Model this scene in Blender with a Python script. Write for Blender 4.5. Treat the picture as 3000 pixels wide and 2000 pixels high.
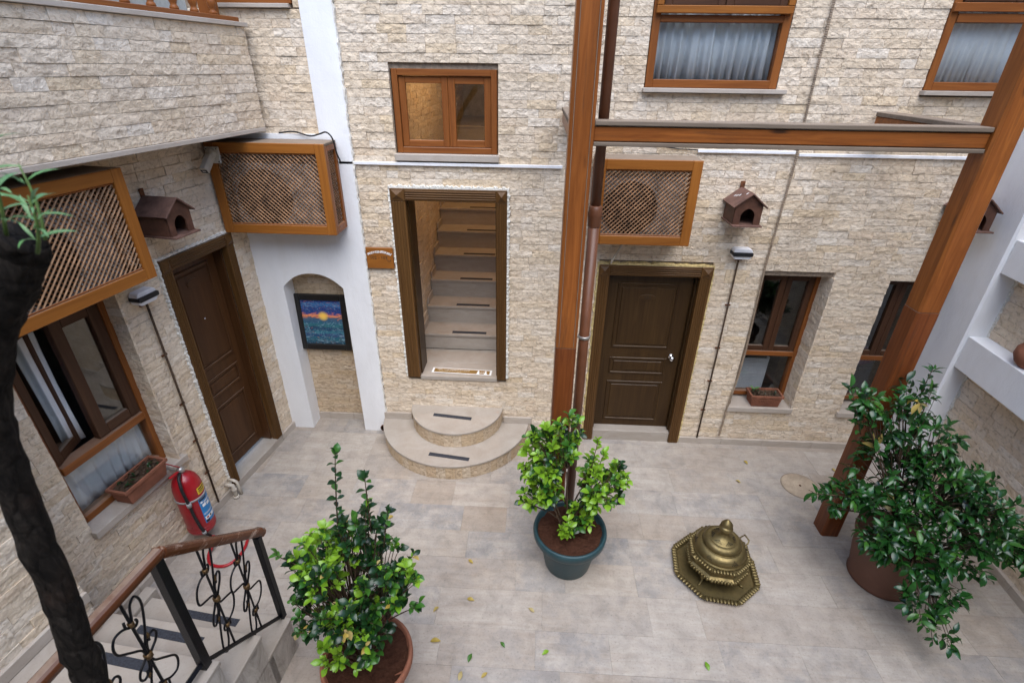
import bpy, bmesh, math, random
import numpy as np
from mathutils import Vector, Matrix

# ------------------------------------------------------------------ scene, camera, sky, sun, exposure
for o in list(bpy.data.objects):
    bpy.data.objects.remove(o)
SC = bpy.context.scene
COL = SC.collection
random.seed(7)
R = math.radians

PITCH, ROLL, YAW = 0.4974, -0.0134, 0.044
FPX = 0.989 * 1500.0
CAM = Vector((0.0, -4.83, 3.9))
_cp, _sp = math.cos(PITCH), math.sin(PITCH)
_X, _Z, _Y = Vector((1, 0, 0)), Vector((0, _cp, -_sp)), Vector((0, -_sp, -_cp))
_c, _s = math.cos(ROLL), math.sin(ROLL)
_X, _Y = _c * _X + _s * _Y, -_s * _X + _c * _Y
_rz = Matrix.Rotation(YAW, 3, 'Z')
CX, CY, CZ = _rz @ _X, _rz @ _Y, _rz @ _Z
cd = bpy.data.cameras.new('camera')
cam = bpy.data.objects.new('camera', cd)
COL.objects.link(cam)
cam.matrix_world = Matrix(((CX.x, -CY.x, -CZ.x, CAM.x), (CX.y, -CY.y, -CZ.y, CAM.y), (CX.z, -CY.z, -CZ.z, CAM.z), (0, 0, 0, 1)))
cd.sensor_width = 36.0
cd.lens = 0.989 * 18.0
cd.clip_start, cd.clip_end = 0.05, 500
cd.dof.use_dof = True
cd.dof.focus_distance = 5.6
cd.dof.aperture_fstop = 3.2
SC.camera = cam

SUN_EL, SUN_AZ = R(63), R(173)
W = bpy.data.worlds.new('World'); SC.world = W; W.use_nodes = True
wn = W.node_tree.nodes; wl = W.node_tree.links
bg = wn['Background']
sky = wn.new('ShaderNodeTexSky'); sky.sky_type = 'NISHITA'; sky.sun_disc = False
sky.sun_elevation = SUN_EL; sky.sun_rotation = SUN_AZ
sky.air_density = 1.0; sky.dust_density = 0.6; sky.ozone_density = 1.0
wl.new(sky.outputs['Color'], bg.inputs['Color']); bg.inputs['Strength'].default_value = 0.15
sl = bpy.data.lights.new('sun', 'SUN'); sl.energy = 1.25; sl.angle = R(60); sl.color = (1.0, 0.975, 0.94)
sun = bpy.data.objects.new('sun', sl); COL.objects.link(sun)
# light comes from azimuth SUN_AZ (clockwise from +y), elevation SUN_EL
_d = Vector((math.sin(SUN_AZ) * math.cos(SUN_EL), math.cos(SUN_AZ) * math.cos(SUN_EL), math.sin(SUN_EL)))
sun.rotation_euler = _d.to_track_quat('Z', 'Y').to_euler(); sun.location = (0, -3, 12)
SC.view_settings.view_transform = 'Standard'; SC.view_settings.look = 'None'
SC.view_settings.exposure = 1.74; SC.view_settings.gamma = 1.0
SC.view_settings.use_curve_mapping = False
SC.cycles.use_denoising = True
SC.cycles.max_bounces = 8; SC.cycles.diffuse_bounces = 5; SC.cycles.glossy_bounces = 4
SC.cycles.transparent_max_bounces = 12
SC.cycles.sample_clamp_indirect = 6.0

def proj(P):
    d = Vector(P) - CAM; z = d.dot(CZ)
    if z < 0.05: return None
    return 1500 + FPX * d.dot(CX) / z, 1000 + FPX * d.dot(CY) / z, z

# ------------------------------------------------------------------ materials
def lin(r, g, b):
    f = lambda v: (v / 255 / 12.92) if v <= 10 else ((v / 255 + 0.055) / 1.055) ** 2.4
    return (f(r), f(g), f(b))

class NT:
    def __init__(s, name):
        s.m = bpy.data.materials.new(name); s.m.use_nodes = True
        s.n = s.m.node_tree.nodes; s.l = s.m.node_tree.links
        s.b = s.n['Principled BSDF']
    def new(s, t, **k):
        n = s.n.new(t)
        for a, v in k.items():
            if a.startswith('i_'):
                n.inputs[a[2:].replace('_', ' ')].default_value = v
            else:
                setattr(n, a, v)
        return n
    def link(s, a, b): s.l.new(a, b)
    def math(s, op, a, b=None, clamp=False):
        n = s.new('ShaderNodeMath', operation=op, use_clamp=clamp)
        for i, v in enumerate((a, b)):
            if v is None: continue
            if isinstance(v, (int, float)): n.inputs[i].default_value = v
            else: s.link(v, n.inputs[i])
        return n.outputs[0]
    def mix(s, fac, a, b, blend='MIX'):
        n = s.new('ShaderNodeMix', data_type='RGBA', blend_type=blend)
        for i, v in ((0, fac), (6, a), (7, b)):
            if isinstance(v, (int, float)): n.inputs[i].default_value = v
            elif isinstance(v, tuple): n.inputs[i].default_value = v + (1,) if len(v) == 3 else v
            else: s.link(v, n.inputs[i])
        return n.outputs[2]
    def ramp(s, fac, stops, interp='LINEAR'):
        n = s.new('ShaderNodeValToRGB'); e = n.color_ramp.elements; n.color_ramp.interpolation = interp
        while len(e) < len(stops): e.new(0.5)
        for el, (p, c) in zip(e, stops):
            el.position = p
            el.color = (c, c, c, 1) if isinstance(c, (int, float)) else tuple(c) + (1,)
        s.link(fac, n.inputs[0]); return n.outputs[0]
    def coord(s, kind='world', scale=(1, 1, 1), off=None):
        if kind == 'world': v = s.new('ShaderNodeNewGeometry').outputs['Position']
        else: v = s.new('ShaderNodeTexCoord').outputs['Object']
        mp = s.new('ShaderNodeMapping'); mp.inputs['Scale'].default_value = scale
        s.link(v, mp.inputs['Vector'])
        if off is not None:
            cb = s.new('ShaderNodeCombineXYZ')
            for i in range(3): s.link(off, cb.inputs[i])
            s.link(cb.outputs[0], mp.inputs['Location'])
        return mp.outputs[0]
    def noise(s, vec, scale, detail=4, rough=0.55, dist=0.0):
        n = s.new('ShaderNodeTexNoise'); n.inputs['Scale'].default_value = scale
        n.inputs['Detail'].default_value = detail; n.inputs['Roughness'].default_value = rough
        n.inputs['Distortion'].default_value = dist
        s.link(vec, n.inputs['Vector']); return n.outputs['Fac']
    def bump(s, h, strength=0.3, dist=0.01, nrm=None):
        n = s.new('ShaderNodeBump'); n.inputs['Strength'].default_value = strength
        n.inputs['Distance'].default_value = dist; s.link(h, n.inputs['Height'])
        if nrm is not None: s.link(nrm, n.inputs['Normal'])
        return n.outputs[0]
    def tint(s):
        a = s.new('ShaderNodeAttribute', attribute_name='tint').outputs['Fac']
        r = s.new('ShaderNodeObjectInfo').outputs['Random']
        return s.math('FRACT', s.math('ADD', a, r))
    def out(s, col, rough=0.6, nrm=None, spec=None, metal=None):
        def put(v, k):
            if isinstance(v, (int, float)): s.b.inputs[k].default_value = v
            elif isinstance(v, tuple): s.b.inputs[k].default_value = v + (1,) if len(v) == 3 else v
            else: s.link(v, s.b.inputs[k])
        put(col, 'Base Color'); put(rough, 'Roughness')
        if nrm is not None: s.link(nrm, s.b.inputs['Normal'])
        if spec is not None: put(spec, 'Specular IOR Level')
        if metal is not None: put(metal, 'Metallic')
        return s.m

def mat_stone(name='split_travertine', gain=(1, 1, 1)):
    t = NT(name); tn = t.tint()
    base = t.ramp(tn, [(0.0, (.71, .58, .43)), (.16, (.745, .635, .50)), (.33, (.675, .54, .395)), (.5, (.755, .665, .55)),
                       (.66, (.715, .59, .44)), (.82, (.67, .55, .41)), (.93, (.69, .545, .37)), (1.0, (.73, .61, .47))])
    off = t.math('MULTIPLY', tn, 37.0)
    v = t.coord('world', (1, 1, 1.15), off)
    n1 = t.noise(v, 24, 6, .60, .7)
    n2 = t.noise(t.coord('world'), 1.7, 4, .6)
    n3 = t.noise(v, 85, 4, .6, .4)
    shade = t.ramp(n1, [(.24, .55), (.34, .88), (.44, 1.0), (.60, 1.06), (.74, .94)])
    c = t.mix(1.0, base, shade, 'MULTIPLY')
    c = t.mix(t.ramp(n2, [(.40, .0), (.74, .35)]), c, (.58, .48, .37), 'MIX')
    oc = t.noise(t.coord('world'), 11, 5, .7)
    c = t.mix(t.ramp(oc, [(.68, .0), (.78, .5)]), c, (.60, .40, .20))
    pits = t.ramp(n3, [(.29, .35), (.38, 1.0)])
    c = t.mix(.6, c, pits, 'MULTIPLY')
    ch = t.new('ShaderNodeTexVoronoi'); ch.inputs['Scale'].default_value = 21; t.link(t.coord('world', (1, 1, 1.9), off), ch.inputs['Vector'])
    c = t.mix(t.math('MULTIPLY', t.ramp(ch.outputs['Distance'], [(.54, 0.0), (.70, .45)]), t.ramp(n1, [(.40, 1.0), (.55, .15)])), c, (.33, .25, .17))
    # long water stains and grime with shapes of their own
    gr = t.noise(t.coord('world', (1.6, 1.6, .35)), 2.1, 6, .68, .6)
    c = t.mix(t.ramp(gr, [(.56, 0.0), (.78, .5)]), c, (.40, .305, .21))
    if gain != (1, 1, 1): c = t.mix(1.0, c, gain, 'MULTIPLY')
    h = t.math('ADD', t.math('MULTIPLY', n1, 1.0), t.math('MULTIPLY', n3, .3))
    vo = t.new('ShaderNodeTexVoronoi'); vo.inputs['Scale'].default_value = 19; t.link(v, vo.inputs['Vector'])
    h = t.math('ADD', h, t.math('MULTIPLY', vo.outputs['Distance'], .5))
    return t.out(c, .9, t.bump(h, .9, .016), .12)

def mat_tile():
    t = NT('floor_travertine'); tn = t.tint()
    base = t.ramp(tn, [(0, (.345, .298, .245)), (.2, (.38, .338, .288)), (.4, (.315, .266, .215)), (.58, (.365, .328, .285)),
                       (.74, (.30, .246, .192)), (.88, (.32, .292, .26)), (1, (.365, .318, .262))])
    off = t.math('MULTIPLY', tn, 53.0)
    st = t.noise(t.coord('world', (1.1, 8.5, 1), off), 2.2, 6, .64, .9)
    mo = t.noise(t.coord('world', (1, 1, 1), off), 4.5, 9, .74)
    fine = t.noise(t.coord('world'), 60, 4, .7)
    big = t.noise(t.coord('world'), 1.1, 5, .62)
    c = t.mix(t.ramp(st, [(.34, .0), (.72, .6)]), base, (.225, .172, .130))
    grey = t.math('MULTIPLY', t.ramp(mo, [(.44, 0.0), (.58, 1.0)]), t.ramp(tn, [(.02, .1), (.10, .7), (.16, .12), (.40, .15), (.55, .7), (.63, .7), (.70, .1), (.82, .15), (.88, 1.0), (.95, .5)]))
    c = t.mix(t.math('MULTIPLY', grey, .85), c, (.185, .18, .178))
    c = t.mix(t.ramp(big, [(.38, .0), (.66, .42)]), c, (.375, .34, .30))
    patch = t.noise(t.coord('world'), 7, 7, .72, .5)
    c = t.mix(1.0, c, t.ramp(patch, [(.3, .78), (.5, 1.0), (.7, 1.14)]), 'MULTIPLY')
    c = t.mix(t.ramp(mo, [(.30, .35), (.42, .0)]), c, (.42, .385, .345))
    mold = t.noise(t.coord('world'), 2.6, 8, .75, .3)
    c = t.mix(t.ramp(mold, [(.66, 0.0), (.76, .65)]), c, (.10, .098, .095))
    c = t.mix(.75, c, t.ramp(fine, [(.28, .55), (.42, 1.12), (.7, 1.2)]), 'MULTIPLY')
    rough = t.ramp(mo, [(.3, .42), (.7, .62)])
    return t.out(c, rough, t.bump(t.math('ADD', fine, mo), .2, .004), .4)

def mat_slab(name='travertine_slab', c1=(.40, .355, .305), c2=(.32, .272, .222)):
    t = NT(name); tn = t.tint(); off = t.math('MULTIPLY', tn, 31.0)
    n = t.noise(t.coord('world', (1, 1, 3), off), 5, 7, .65, .5)
    f = t.noise(t.coord('world'), 70, 4, .7)
    c = t.mix(t.ramp(n, [(.3, 0.0), (.72, 1.0)]), c1, c2)
    c = t.mix(.55, c, t.ramp(f, [(.28, .6), (.42, 1.0)]), 'MULTIPLY')
    return t.out(c, .55, t.bump(f, .15, .004), .4)

def mat_stained():
    t = NT('stained_travertine')
    n = t.noise(t.coord('world', (2.5, 2.5, 1)), 3.2, 7, .7, .8); f = t.noise(t.coord('world'), 50, 4, .7)
    c = t.ramp(n, [(.3, (.16, .145, .13)), (.46, (.36, .32, .275)), (.62, (.50, .455, .40)), (.8, (.30, .235, .18))])
    c = t.mix(.5, c, t.ramp(f, [(.28, .6), (.42, 1.0)]), 'MULTIPLY')
    return t.out(c, .7, t.bump(f, .25, .006), .3)

def mat_plaster():
    t = NT('white_plaster')
    n = t.noise(t.coord('world', (1, 1, .35)), 2.2, 5, .6); f = t.noise(t.coord('world'), 90, 3, .6)
    c = t.ramp(n, [(.3, (.74, .735, .73)), (.6, (.82, .82, .815)), (.8, (.78, .77, .75))])
    s = t.noise(t.coord('world', (6, 6, .6)), 4, 5, .7)
    c = t.mix(t.ramp(s, [(.58, 0.0), (.8, .18)]), c, (.5, .45, .4))
    tw = t.noise(t.coord('world', (1, 1, .6)), 5.5, 4, .55)
    h = t.math('ADD', t.math('MULTIPLY', tw, 5.0), f)
    sc = t.noise(t.coord('world'), 13, 6, .7)
    c = t.mix(t.ramp(sc, [(.68, 0.0), (.76, .30)]), c, (.46, .42, .37))
    return t.out(c, .7, t.bump(h, .35, .006), .25)

def mat_wood(name, c1, c2, axis, rough=.38, scale=1.0, spec=.45, wear=0.0, wearcol=(.45, .38, .3)):
    t = NT(name); tn = t.tint(); off = t.math('MULTIPLY', tn, 17.0)
    k = 1.2 * scale; a = 22.0 * scale
    sc = {'X': (k, a, a), 'Y': (a, k, a), 'Z': (a, a, k)}[axis]
    v = t.coord('object', sc, off)
    n = t.noise(v, 1.0, 6, .62, 1.6)
    big = t.noise(t.coord('object', tuple(x * .12 for x in sc), off), 1.6, 4, .6, 1.0)
    c = t.mix(t.ramp(n, [(.3, 0.0), (.7, 1.0)]), c1, c2)
    c = t.mix(t.ramp(big, [(.35, 0.0), (.7, .5)]), c, tuple(x * .6 for x in c2))
    if wear:
        w = t.noise(t.coord('object', tuple(x * .4 for x in sc), off), 2.2, 7, .72)
        c = t.mix(t.math('MULTIPLY', t.ramp(w, [(.56, 0.0), (.66, 1.0)]), wear), c, wearcol)
    if wear:
        vk = t.new('ShaderNodeTexVoronoi'); vk.inputs['Scale'].default_value = 1.0; t.link(t.coord('object', {'X': (1.6, 7, 7), 'Y': (7, 1.6, 7), 'Z': (7, 7, 1.6)}[axis], off), vk.inputs['Vector'])
        c = t.mix(t.ramp(vk.outputs['Distance'], [(.05, .9), (.13, 0.0)]), c, (.03, .014, .008))
    # dust that has settled on faces that look up
    nz = t.new('ShaderNodeSeparateXYZ'); t.link(t.new('ShaderNodeNewGeometry').outputs['Normal'], nz.inputs[0])
    dn = t.noise(t.coord('world'), 9, 5, .7)
    d = t.math('MULTIPLY', t.ramp(nz.outputs[2], [(.7, 0.0), (.95, 1.0)]), t.ramp(dn, [(.3, .25), (.6, .62)]))
    c = t.mix(d, c, (.30, .235, .18))
    r = t.math('ADD', t.math('MULTIPLY', n, .22), rough - .1)
    return t.out(c, r, t.bump(n, .12, .003), spec * .5)

def mat_plain(name, col, rough=.5, spec=.5, metal=0.0, var=.12, nscale=9, bump=.05):
    t = NT(name); n = t.noise(t.coord('world'), nscale, 6, .65)
    dark = tuple(x * (1 - 2.2 * var) for x in col); light = tuple(min(1, x * (1 + var)) for x in col)
    c = t.ramp(n, [(.3, dark), (.65, light)])
    r = t.math('ADD', t.math('MULTIPLY', n, .2), rough - .1)
    return t.out(c, r, t.bump(t.noise(t.coord('world'), nscale * 9, 3, .6), bump, .004), spec, metal)

def mat_leaf(name, c1, c2, back, rough=.32):
    t = NT(name); tn = t.tint()
    n = t.noise(t.coord('object'), 14, 3, .6)
    c = t.mix(tn, c1, c2)
    c = t.mix(t.ramp(n, [(.3, .0), (.8, .35)]), c, tuple(x * .6 for x in c1))
    bf = t.new('ShaderNodeNewGeometry').outputs['Backfacing']
    c = t.mix(bf, c, back)
    t.out(c, rough, None, .5)
    tr = t.new('ShaderNodeBsdfTranslucent'); t.link(c, tr.inputs['Color'])
    mx = t.new('ShaderNodeMixShader'); mx.inputs[0].default_value = .22
    t.link(t.b.outputs[0], mx.inputs[1]); t.link(tr.outputs[0], mx.inputs[2])
    t.link(mx.outputs[0], t.n['Material Output'].inputs['Surface'])
    return t.m

def mat_glass():
    t = NT('window_glass')
    tr = t.new('ShaderNodeBsdfTransparent'); tr.inputs[0].default_value = (.90, .92, .925, 1)
    gl = t.new('ShaderNodeBsdfGlossy'); gl.inputs['Roughness'].default_value = .015
    fr = t.new('ShaderNodeFresnel')
    bf = t.new('ShaderNodeNewGeometry').outputs['Backfacing']          # a thin pane: the same reflectance from both sides
    t.link(t.math('ADD', 1.52, t.math('MULTIPLY', bf, 1 / 1.52 - 1.52)), fr.inputs[0])
    f = t.math('MULTIPLY', fr.outputs[0], 1.6, True)
    mx = t.new('ShaderNodeMixShader'); t.link(f, mx.inputs[0])
    t.link(tr.outputs[0], mx.inputs[1]); t.link(gl.outputs[0], mx.inputs[2])
    t.link(mx.outputs[0], t.n['Material Output'].inputs['Surface'])
    return t.m

def mat_soil(name, a, b):
    t = NT(name); n = t.noise(t.coord('world'), 42, 7, .72)
    m = t.noise(t.coord('world'), 9, 4, .6)
    c = t.mix(t.ramp(n, [(.3, 0.0), (.72, 1.0)]), a, b)
    c = t.mix(t.ramp(m, [(.4, 0.0), (.7, .5)]), c, tuple(x * .5 for x in a))
    return t.out(c, .95, t.bump(n, 1.0, .03), .1)

def mat_bark():
    t = NT('dark_bark'); v = t.coord('object', (1, 1, .35))
    n = t.noise(v, 26, 8, .7, .6); b = t.noise(t.coord('object'), 5, 4, .6)
    vo = t.new('ShaderNodeTexVoronoi', feature='DISTANCE_TO_EDGE'); vo.inputs['Scale'].default_value = 30; t.link(t.coord('object', (1, 1, .3)), vo.inputs['Vector'])
    cr = t.ramp(vo.outputs['Distance'], [(.0, 0.0), (.16, 1.0)])
    c = t.ramp(n, [(.28, (.006, .005, .0045)), (.5, (.020, .016, .013)), (.75, (.055, .045, .037))])
    c = t.mix(t.ramp(b, [(.55, 0.0), (.7, .35)]), c, (.055, .03, .02))
    c = t.mix(1.0, c, t.ramp(cr, [(0.0, .75), (1.0, 1.0)]), 'MULTIPLY')
    return t.out(c, .92, t.bump(t.math('ADD', t.math('ADD', n, b), t.math('MULTIPLY', cr, .3)), 1.0, .03), .12)

def mat_brass():
    t = NT('aged_brass'); n = t.noise(t.coord('object'), 7, 6, .65); f = t.noise(t.coord('object'), 45, 5, .7)
    c = t.ramp(n, [(.3, (.10, .076, .032)), (.5, (.19, .145, .060)), (.68, (.25, .185, .080)), (.82, (.14, .128, .062))])
    c = t.mix(t.ramp(f, [(.48, 0.0), (.72, .55)]), c, (.10, .08, .04))
    r = t.ramp(n, [(.3, .58), (.6, .40), (.8, .55)])
    return t.out(c, r, t.bump(f, .2, .003), .5, .8)

def mat_painting():
    t = NT('sunset_painting')
    v = t.new('ShaderNodeTexCoord').outputs['Object']
    sp = t.new('ShaderNodeSeparateXYZ'); t.link(v, sp.inputs[0])
    mp = t.new('ShaderNodeMapping'); mp.inputs['Scale'].default_value = (4, 1, 13); t.link(v, mp.inputs['Vector'])
    n = t.noise(mp.outputs[0], 2.2, 6, .65, 1.8)
    h = t.math('ADD', sp.outputs[2], t.math('MULTIPLY', t.math('SUBTRACT', n, .5), .20))
    h = t.math('ADD', t.math('DIVIDE', h, .53), .5)
    c = t.ramp(h, [(.02, (.01, .05, .09)), (.12, (.015, .12, .16)), (.2, (.01, .04, .14)), (.27, (.04, .20, .24)), (.34, (.008, .03, .10)),
                   (.42, (.03, .16, .18)), (.52, (.02, .09, .17)), (.60, (.10, .13, .17)), (.62, (.75, .20, .06)), (.65, (.85, .33, .14)),
                   (.68, (.55, .16, .14)), (.71, (.02, .06, .22)), (.80, (.006, .035, .17)), (.9, (.05, .16, .34)), (.97, (.006, .03, .16))])
    mp2 = t.new('ShaderNodeMapping'); mp2.inputs['Scale'].default_value = (6, 1, 16); t.link(v, mp2.inputs['Vector'])
    n2 = t.noise(mp2.outputs[0], 2.0, 5, .6, 2.5)
    wht = t.math('MULTIPLY', t.ramp(n2, [(.55, 0.0), (.63, .8)]), t.ramp(h, [(.5, .75), (.56, 0.0), (.72, 0.0), (.76, .5)]))
    c = t.mix(wht, c, (.42, .55, .62))
    org = t.math('MULTIPLY', t.ramp(n2, [(.36, .8), (.42, 0.0)]), t.ramp(h, [(.1, .6), (.4, .2), (.7, .1), (.8, .8)]))
    c = t.mix(org, c, (.62, .22, .12))
    dx = t.math('SUBTRACT', sp.outputs[0], .01); dz = t.math('SUBTRACT', sp.outputs[2], .075)
    r2 = t.math('ADD', t.math('MULTIPLY', dx, dx), t.math('MULTIPLY', dz, dz))
    c = t.mix(t.ramp(r2, [(.00018, 1.0), (.0004, 0.0)]), c, (.95, .60, .10))
    return t.out(c, .35, t.bump(n2, .2, .003), .4)

M = {}
M['stone'] = mat_stone()
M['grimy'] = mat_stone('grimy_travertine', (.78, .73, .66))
M['tile'] = mat_tile()
M['slab'] = mat_slab()
M['sill'] = mat_slab('sill_travertine', (.47, .415, .355), (.38, .32, .262))
M['stained'] = mat_stained()
M['plaster'] = mat_plaster()
M['mortar'] = mat_plain('mortar', (.27, .21, .155), .9, .2, 0, .2, 30, .3)
M['grout'] = mat_plain('grout', (.24, .215, .19), .9, .2, 0, .2, 30, .3)
M['core'] = mat_plain('masonry_core', (.42, .37, .31), .9, .2)
M['caulk'] = mat_plain('white_caulk', (.72, .69, .62), .85, .2, 0, .15, 40, .4)
M['foam'] = mat_plain('yellow_foam', (.62, .48, .22), .85, .2, 0, .2, 40, .5)
for ax in 'XZ':
    M['oak' + ax] = mat_wood('orange_wood_' + ax, (.37, .138, .025), (.245, .082, .014), ax, .40)
    M['frame' + ax] = mat_wood('reddish_wood_' + ax, (.30, .105, .027), (.185, .057, .014), ax, .38)
    M['door' + ax] = mat_wood('dark_walnut_' + ax, (.068, .036, .012), (.038, .018, .006), ax, .36)
    M['ldoor' + ax] = mat_wood('brown_walnut_' + ax, (.098, .042, .015), (.056, .022, .008), ax, .36)
    M['trim' + ax] = mat_wood('bronze_wood_' + ax, (.140, .068, .021), (.085, .039, .012), ax, .42)
    M['dkframe' + ax] = mat_wood('dark_sash_' + ax, (.095, .043, .022), (.055, .024, .012), ax, .4)
    M['post' + ax] = mat_wood('varnished_timber_' + ax, (.33, .108, .023), (.165, .046, .009), ax, .36, 1.0, .5, .55, (.085, .036, .015))
    M['weather' + ax] = mat_wood('weathered_timber_' + ax, (.235, .185, .14), (.15, .115, .085), ax, .7, 1.0, .2)
M['lowpost'] = mat_wood('red_varnished_timber', (.215, .062, .016), (.115, .030, .008), 'Z', .36, 1.0, .5, .5, (.05, .022, .012))
M['postY'] = mat_wood('varnished_timber_Y', (.34, .115, .030), (.205, .058, .014), 'Y', .34)
M['rail'] = mat_wood('polished_handrail', (.13, .046, .019), (.085, .027, .011), 'Y', .22, .8, .55, .8, (.46, .33, .25))
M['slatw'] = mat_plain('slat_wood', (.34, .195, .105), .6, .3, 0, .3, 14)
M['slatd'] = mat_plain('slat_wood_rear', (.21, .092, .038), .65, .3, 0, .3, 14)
M['bird'] = mat_plain('brown_painted_board', (.105, .046, .028), .6, .35, 0, .22, 12)
M['birdroof'] = mat_plain('dusty_brown_board', (.15, .082, .062), .75, .25, 0, .2, 16)
M['pipe'] = mat_plain('brown_pvc', (.135, .050, .022), .42, .45, 0, .12, 4)
M['dark'] = mat_plain('dark_interior', (.02, .018, .016), .9, .1)
M['room'] = mat_plain('room_wall', (.20, .18, .16), .9, .1)
M['iron'] = mat_plain('black_iron', (.005, .005, .007), .38, .22, .0, .3, 30, .2)
M['gold'] = mat_plain('gold_paint', (.12, .066, .022), .45, .5, .5, .3, 40)
M['black'] = mat_plain('black_rubber', (.014, .014, .016), .55, .4, 0, .3, 40)
M['strip'] = mat_plain('anti_slip_tape', (.035, .038, .048), .75, .35, 0, .3, 90, .4)
M['whitep'] = mat_plain('white_plastic', (.76, .76, .78), .4, .5, 0, .06, 8)
M['beigep'] = mat_plain('cream_plastic', (.50, .45, .37), .45, .5, 0, .1, 10)
M['duct'] = mat_plain('white_trunking', (.80, .80, .81), .45, .45, 0, .05, 8)
M['flex'] = mat_plain('corrugated_hose', (.27, .205, .145), .6, .3, 0, .2, 20)
M['terra'] = mat_plain('terracotta', (.24, .095, .055), .75, .25, 0, .18, 7, .1)
M['terrap'] = mat_plain('terracotta_plastic', (.135, .058, .035), .5, .4, 0, .08, 5)
M['teal'] = mat_plain('teal_plastic', (.016, .048, .056), .45, .45, 0, .15, 6)
M['soil'] = mat_soil('red_soil', (.05, .019, .011), (.10, .045, .027))
M['drysoil'] = mat_soil('dry_soil', (.07, .042, .027), (.14, .095, .063))
M['bark'] = mat_bark()
M['stem'] = mat_plain('stem_bark', (.075, .048, .03), .8, .2, 0, .3, 40)
M['gstem'] = mat_plain('green_stem', (.09, .15, .035), .6, .3, 0, .2, 30)
M['lbright'] = mat_leaf('bright_leaf', (.15, .32, .016), (.235, .41, .03), (.18, .29, .06))
M['lmid'] = mat_leaf('mid_leaf', (.032, .12, .015), (.06, .17, .02), (.07, .14, .04))
M['ldark'] = mat_leaf('dark_leaf', (.008, .030, .009), (.015, .056, .014), (.03, .06, .022), .28)
M['ldeep'] = mat_leaf('glossy_leaf', (.011, .055, .011), (.030, .115, .020), (.04, .095, .03), .2)
M['lyellow'] = mat_leaf('yellow_leaf', (.42, .30, .05), (.45, .36, .16), (.40, .30, .12), .5)
M['lsage'] = mat_leaf('sage_leaf', (.10, .25, .07), (.18, .33, .13), (.16, .28, .14), .4)
M['glass'] = mat_glass()
M['curtain'] = mat_plain('sheer_curtain', (.78, .79, .80), .9, .1, 0, .05, 5)
M['red'] = mat_plain('red_enamel', (.33, .008, .014), .3, .5, 0, .1, 8)
M['grey'] = mat_plain('grey_plastic', (.30, .30, .30), .5, .4)
M['acgrey'] = mat_plain('grey_metal_case', (.42, .41, .40), .55, .4, 0, .12, 6)
M['chrome'] = mat_plain('chrome', (.75, .75, .77), .14, .5, 1.0, .04, 6, 0)
M['steel'] = mat_plain('dull_steel', (.42, .40, .37), .4, .5, .7)
M['rust'] = mat_plain('rusty_iron', (.16, .06, .025), .8, .3, .2, .4, 40, .3)
M['brass'] = mat_brass()
M['painting'] = mat_painting()
M['bframe'] = mat_plain('black_frame', (.012, .011, .010), .35, .5)
M['yellow'] = mat_plain('yellow_sticker', (.72, .48, .03), .4, .4, 0, .05)
M['blue'] = mat_plain('blue_sticker', (.02, .22, .52), .4, .4, 0, .1)
M['white'] = mat_plain('white_print', (.82, .82, .80), .5, .3, 0, .03)
M['ink'] = mat_plain('dark_print', (.03, .022, .015), .6, .3)
M['cream'] = mat_plain('cream_print', (.62, .52, .34), .6, .3)
M['brownsign'] = mat_plain('brown_sticker', (.24, .135, .035), .5, .35, 0, .06)
M['lamp'] = mat_plain('lamp_bulb', (.9, .8, .6), .5)
_nt = NT('lit_bulb'); _nt.b.inputs['Emission Color'].default_value = (1, .62, .25, 1); _nt.b.inputs['Emission Strength'].default_value = 12.0
M['bulb'] = _nt.m
M['pink'] = mat_plain('plum_cushion', (.16, .05, .12), .8, .2)

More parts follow.
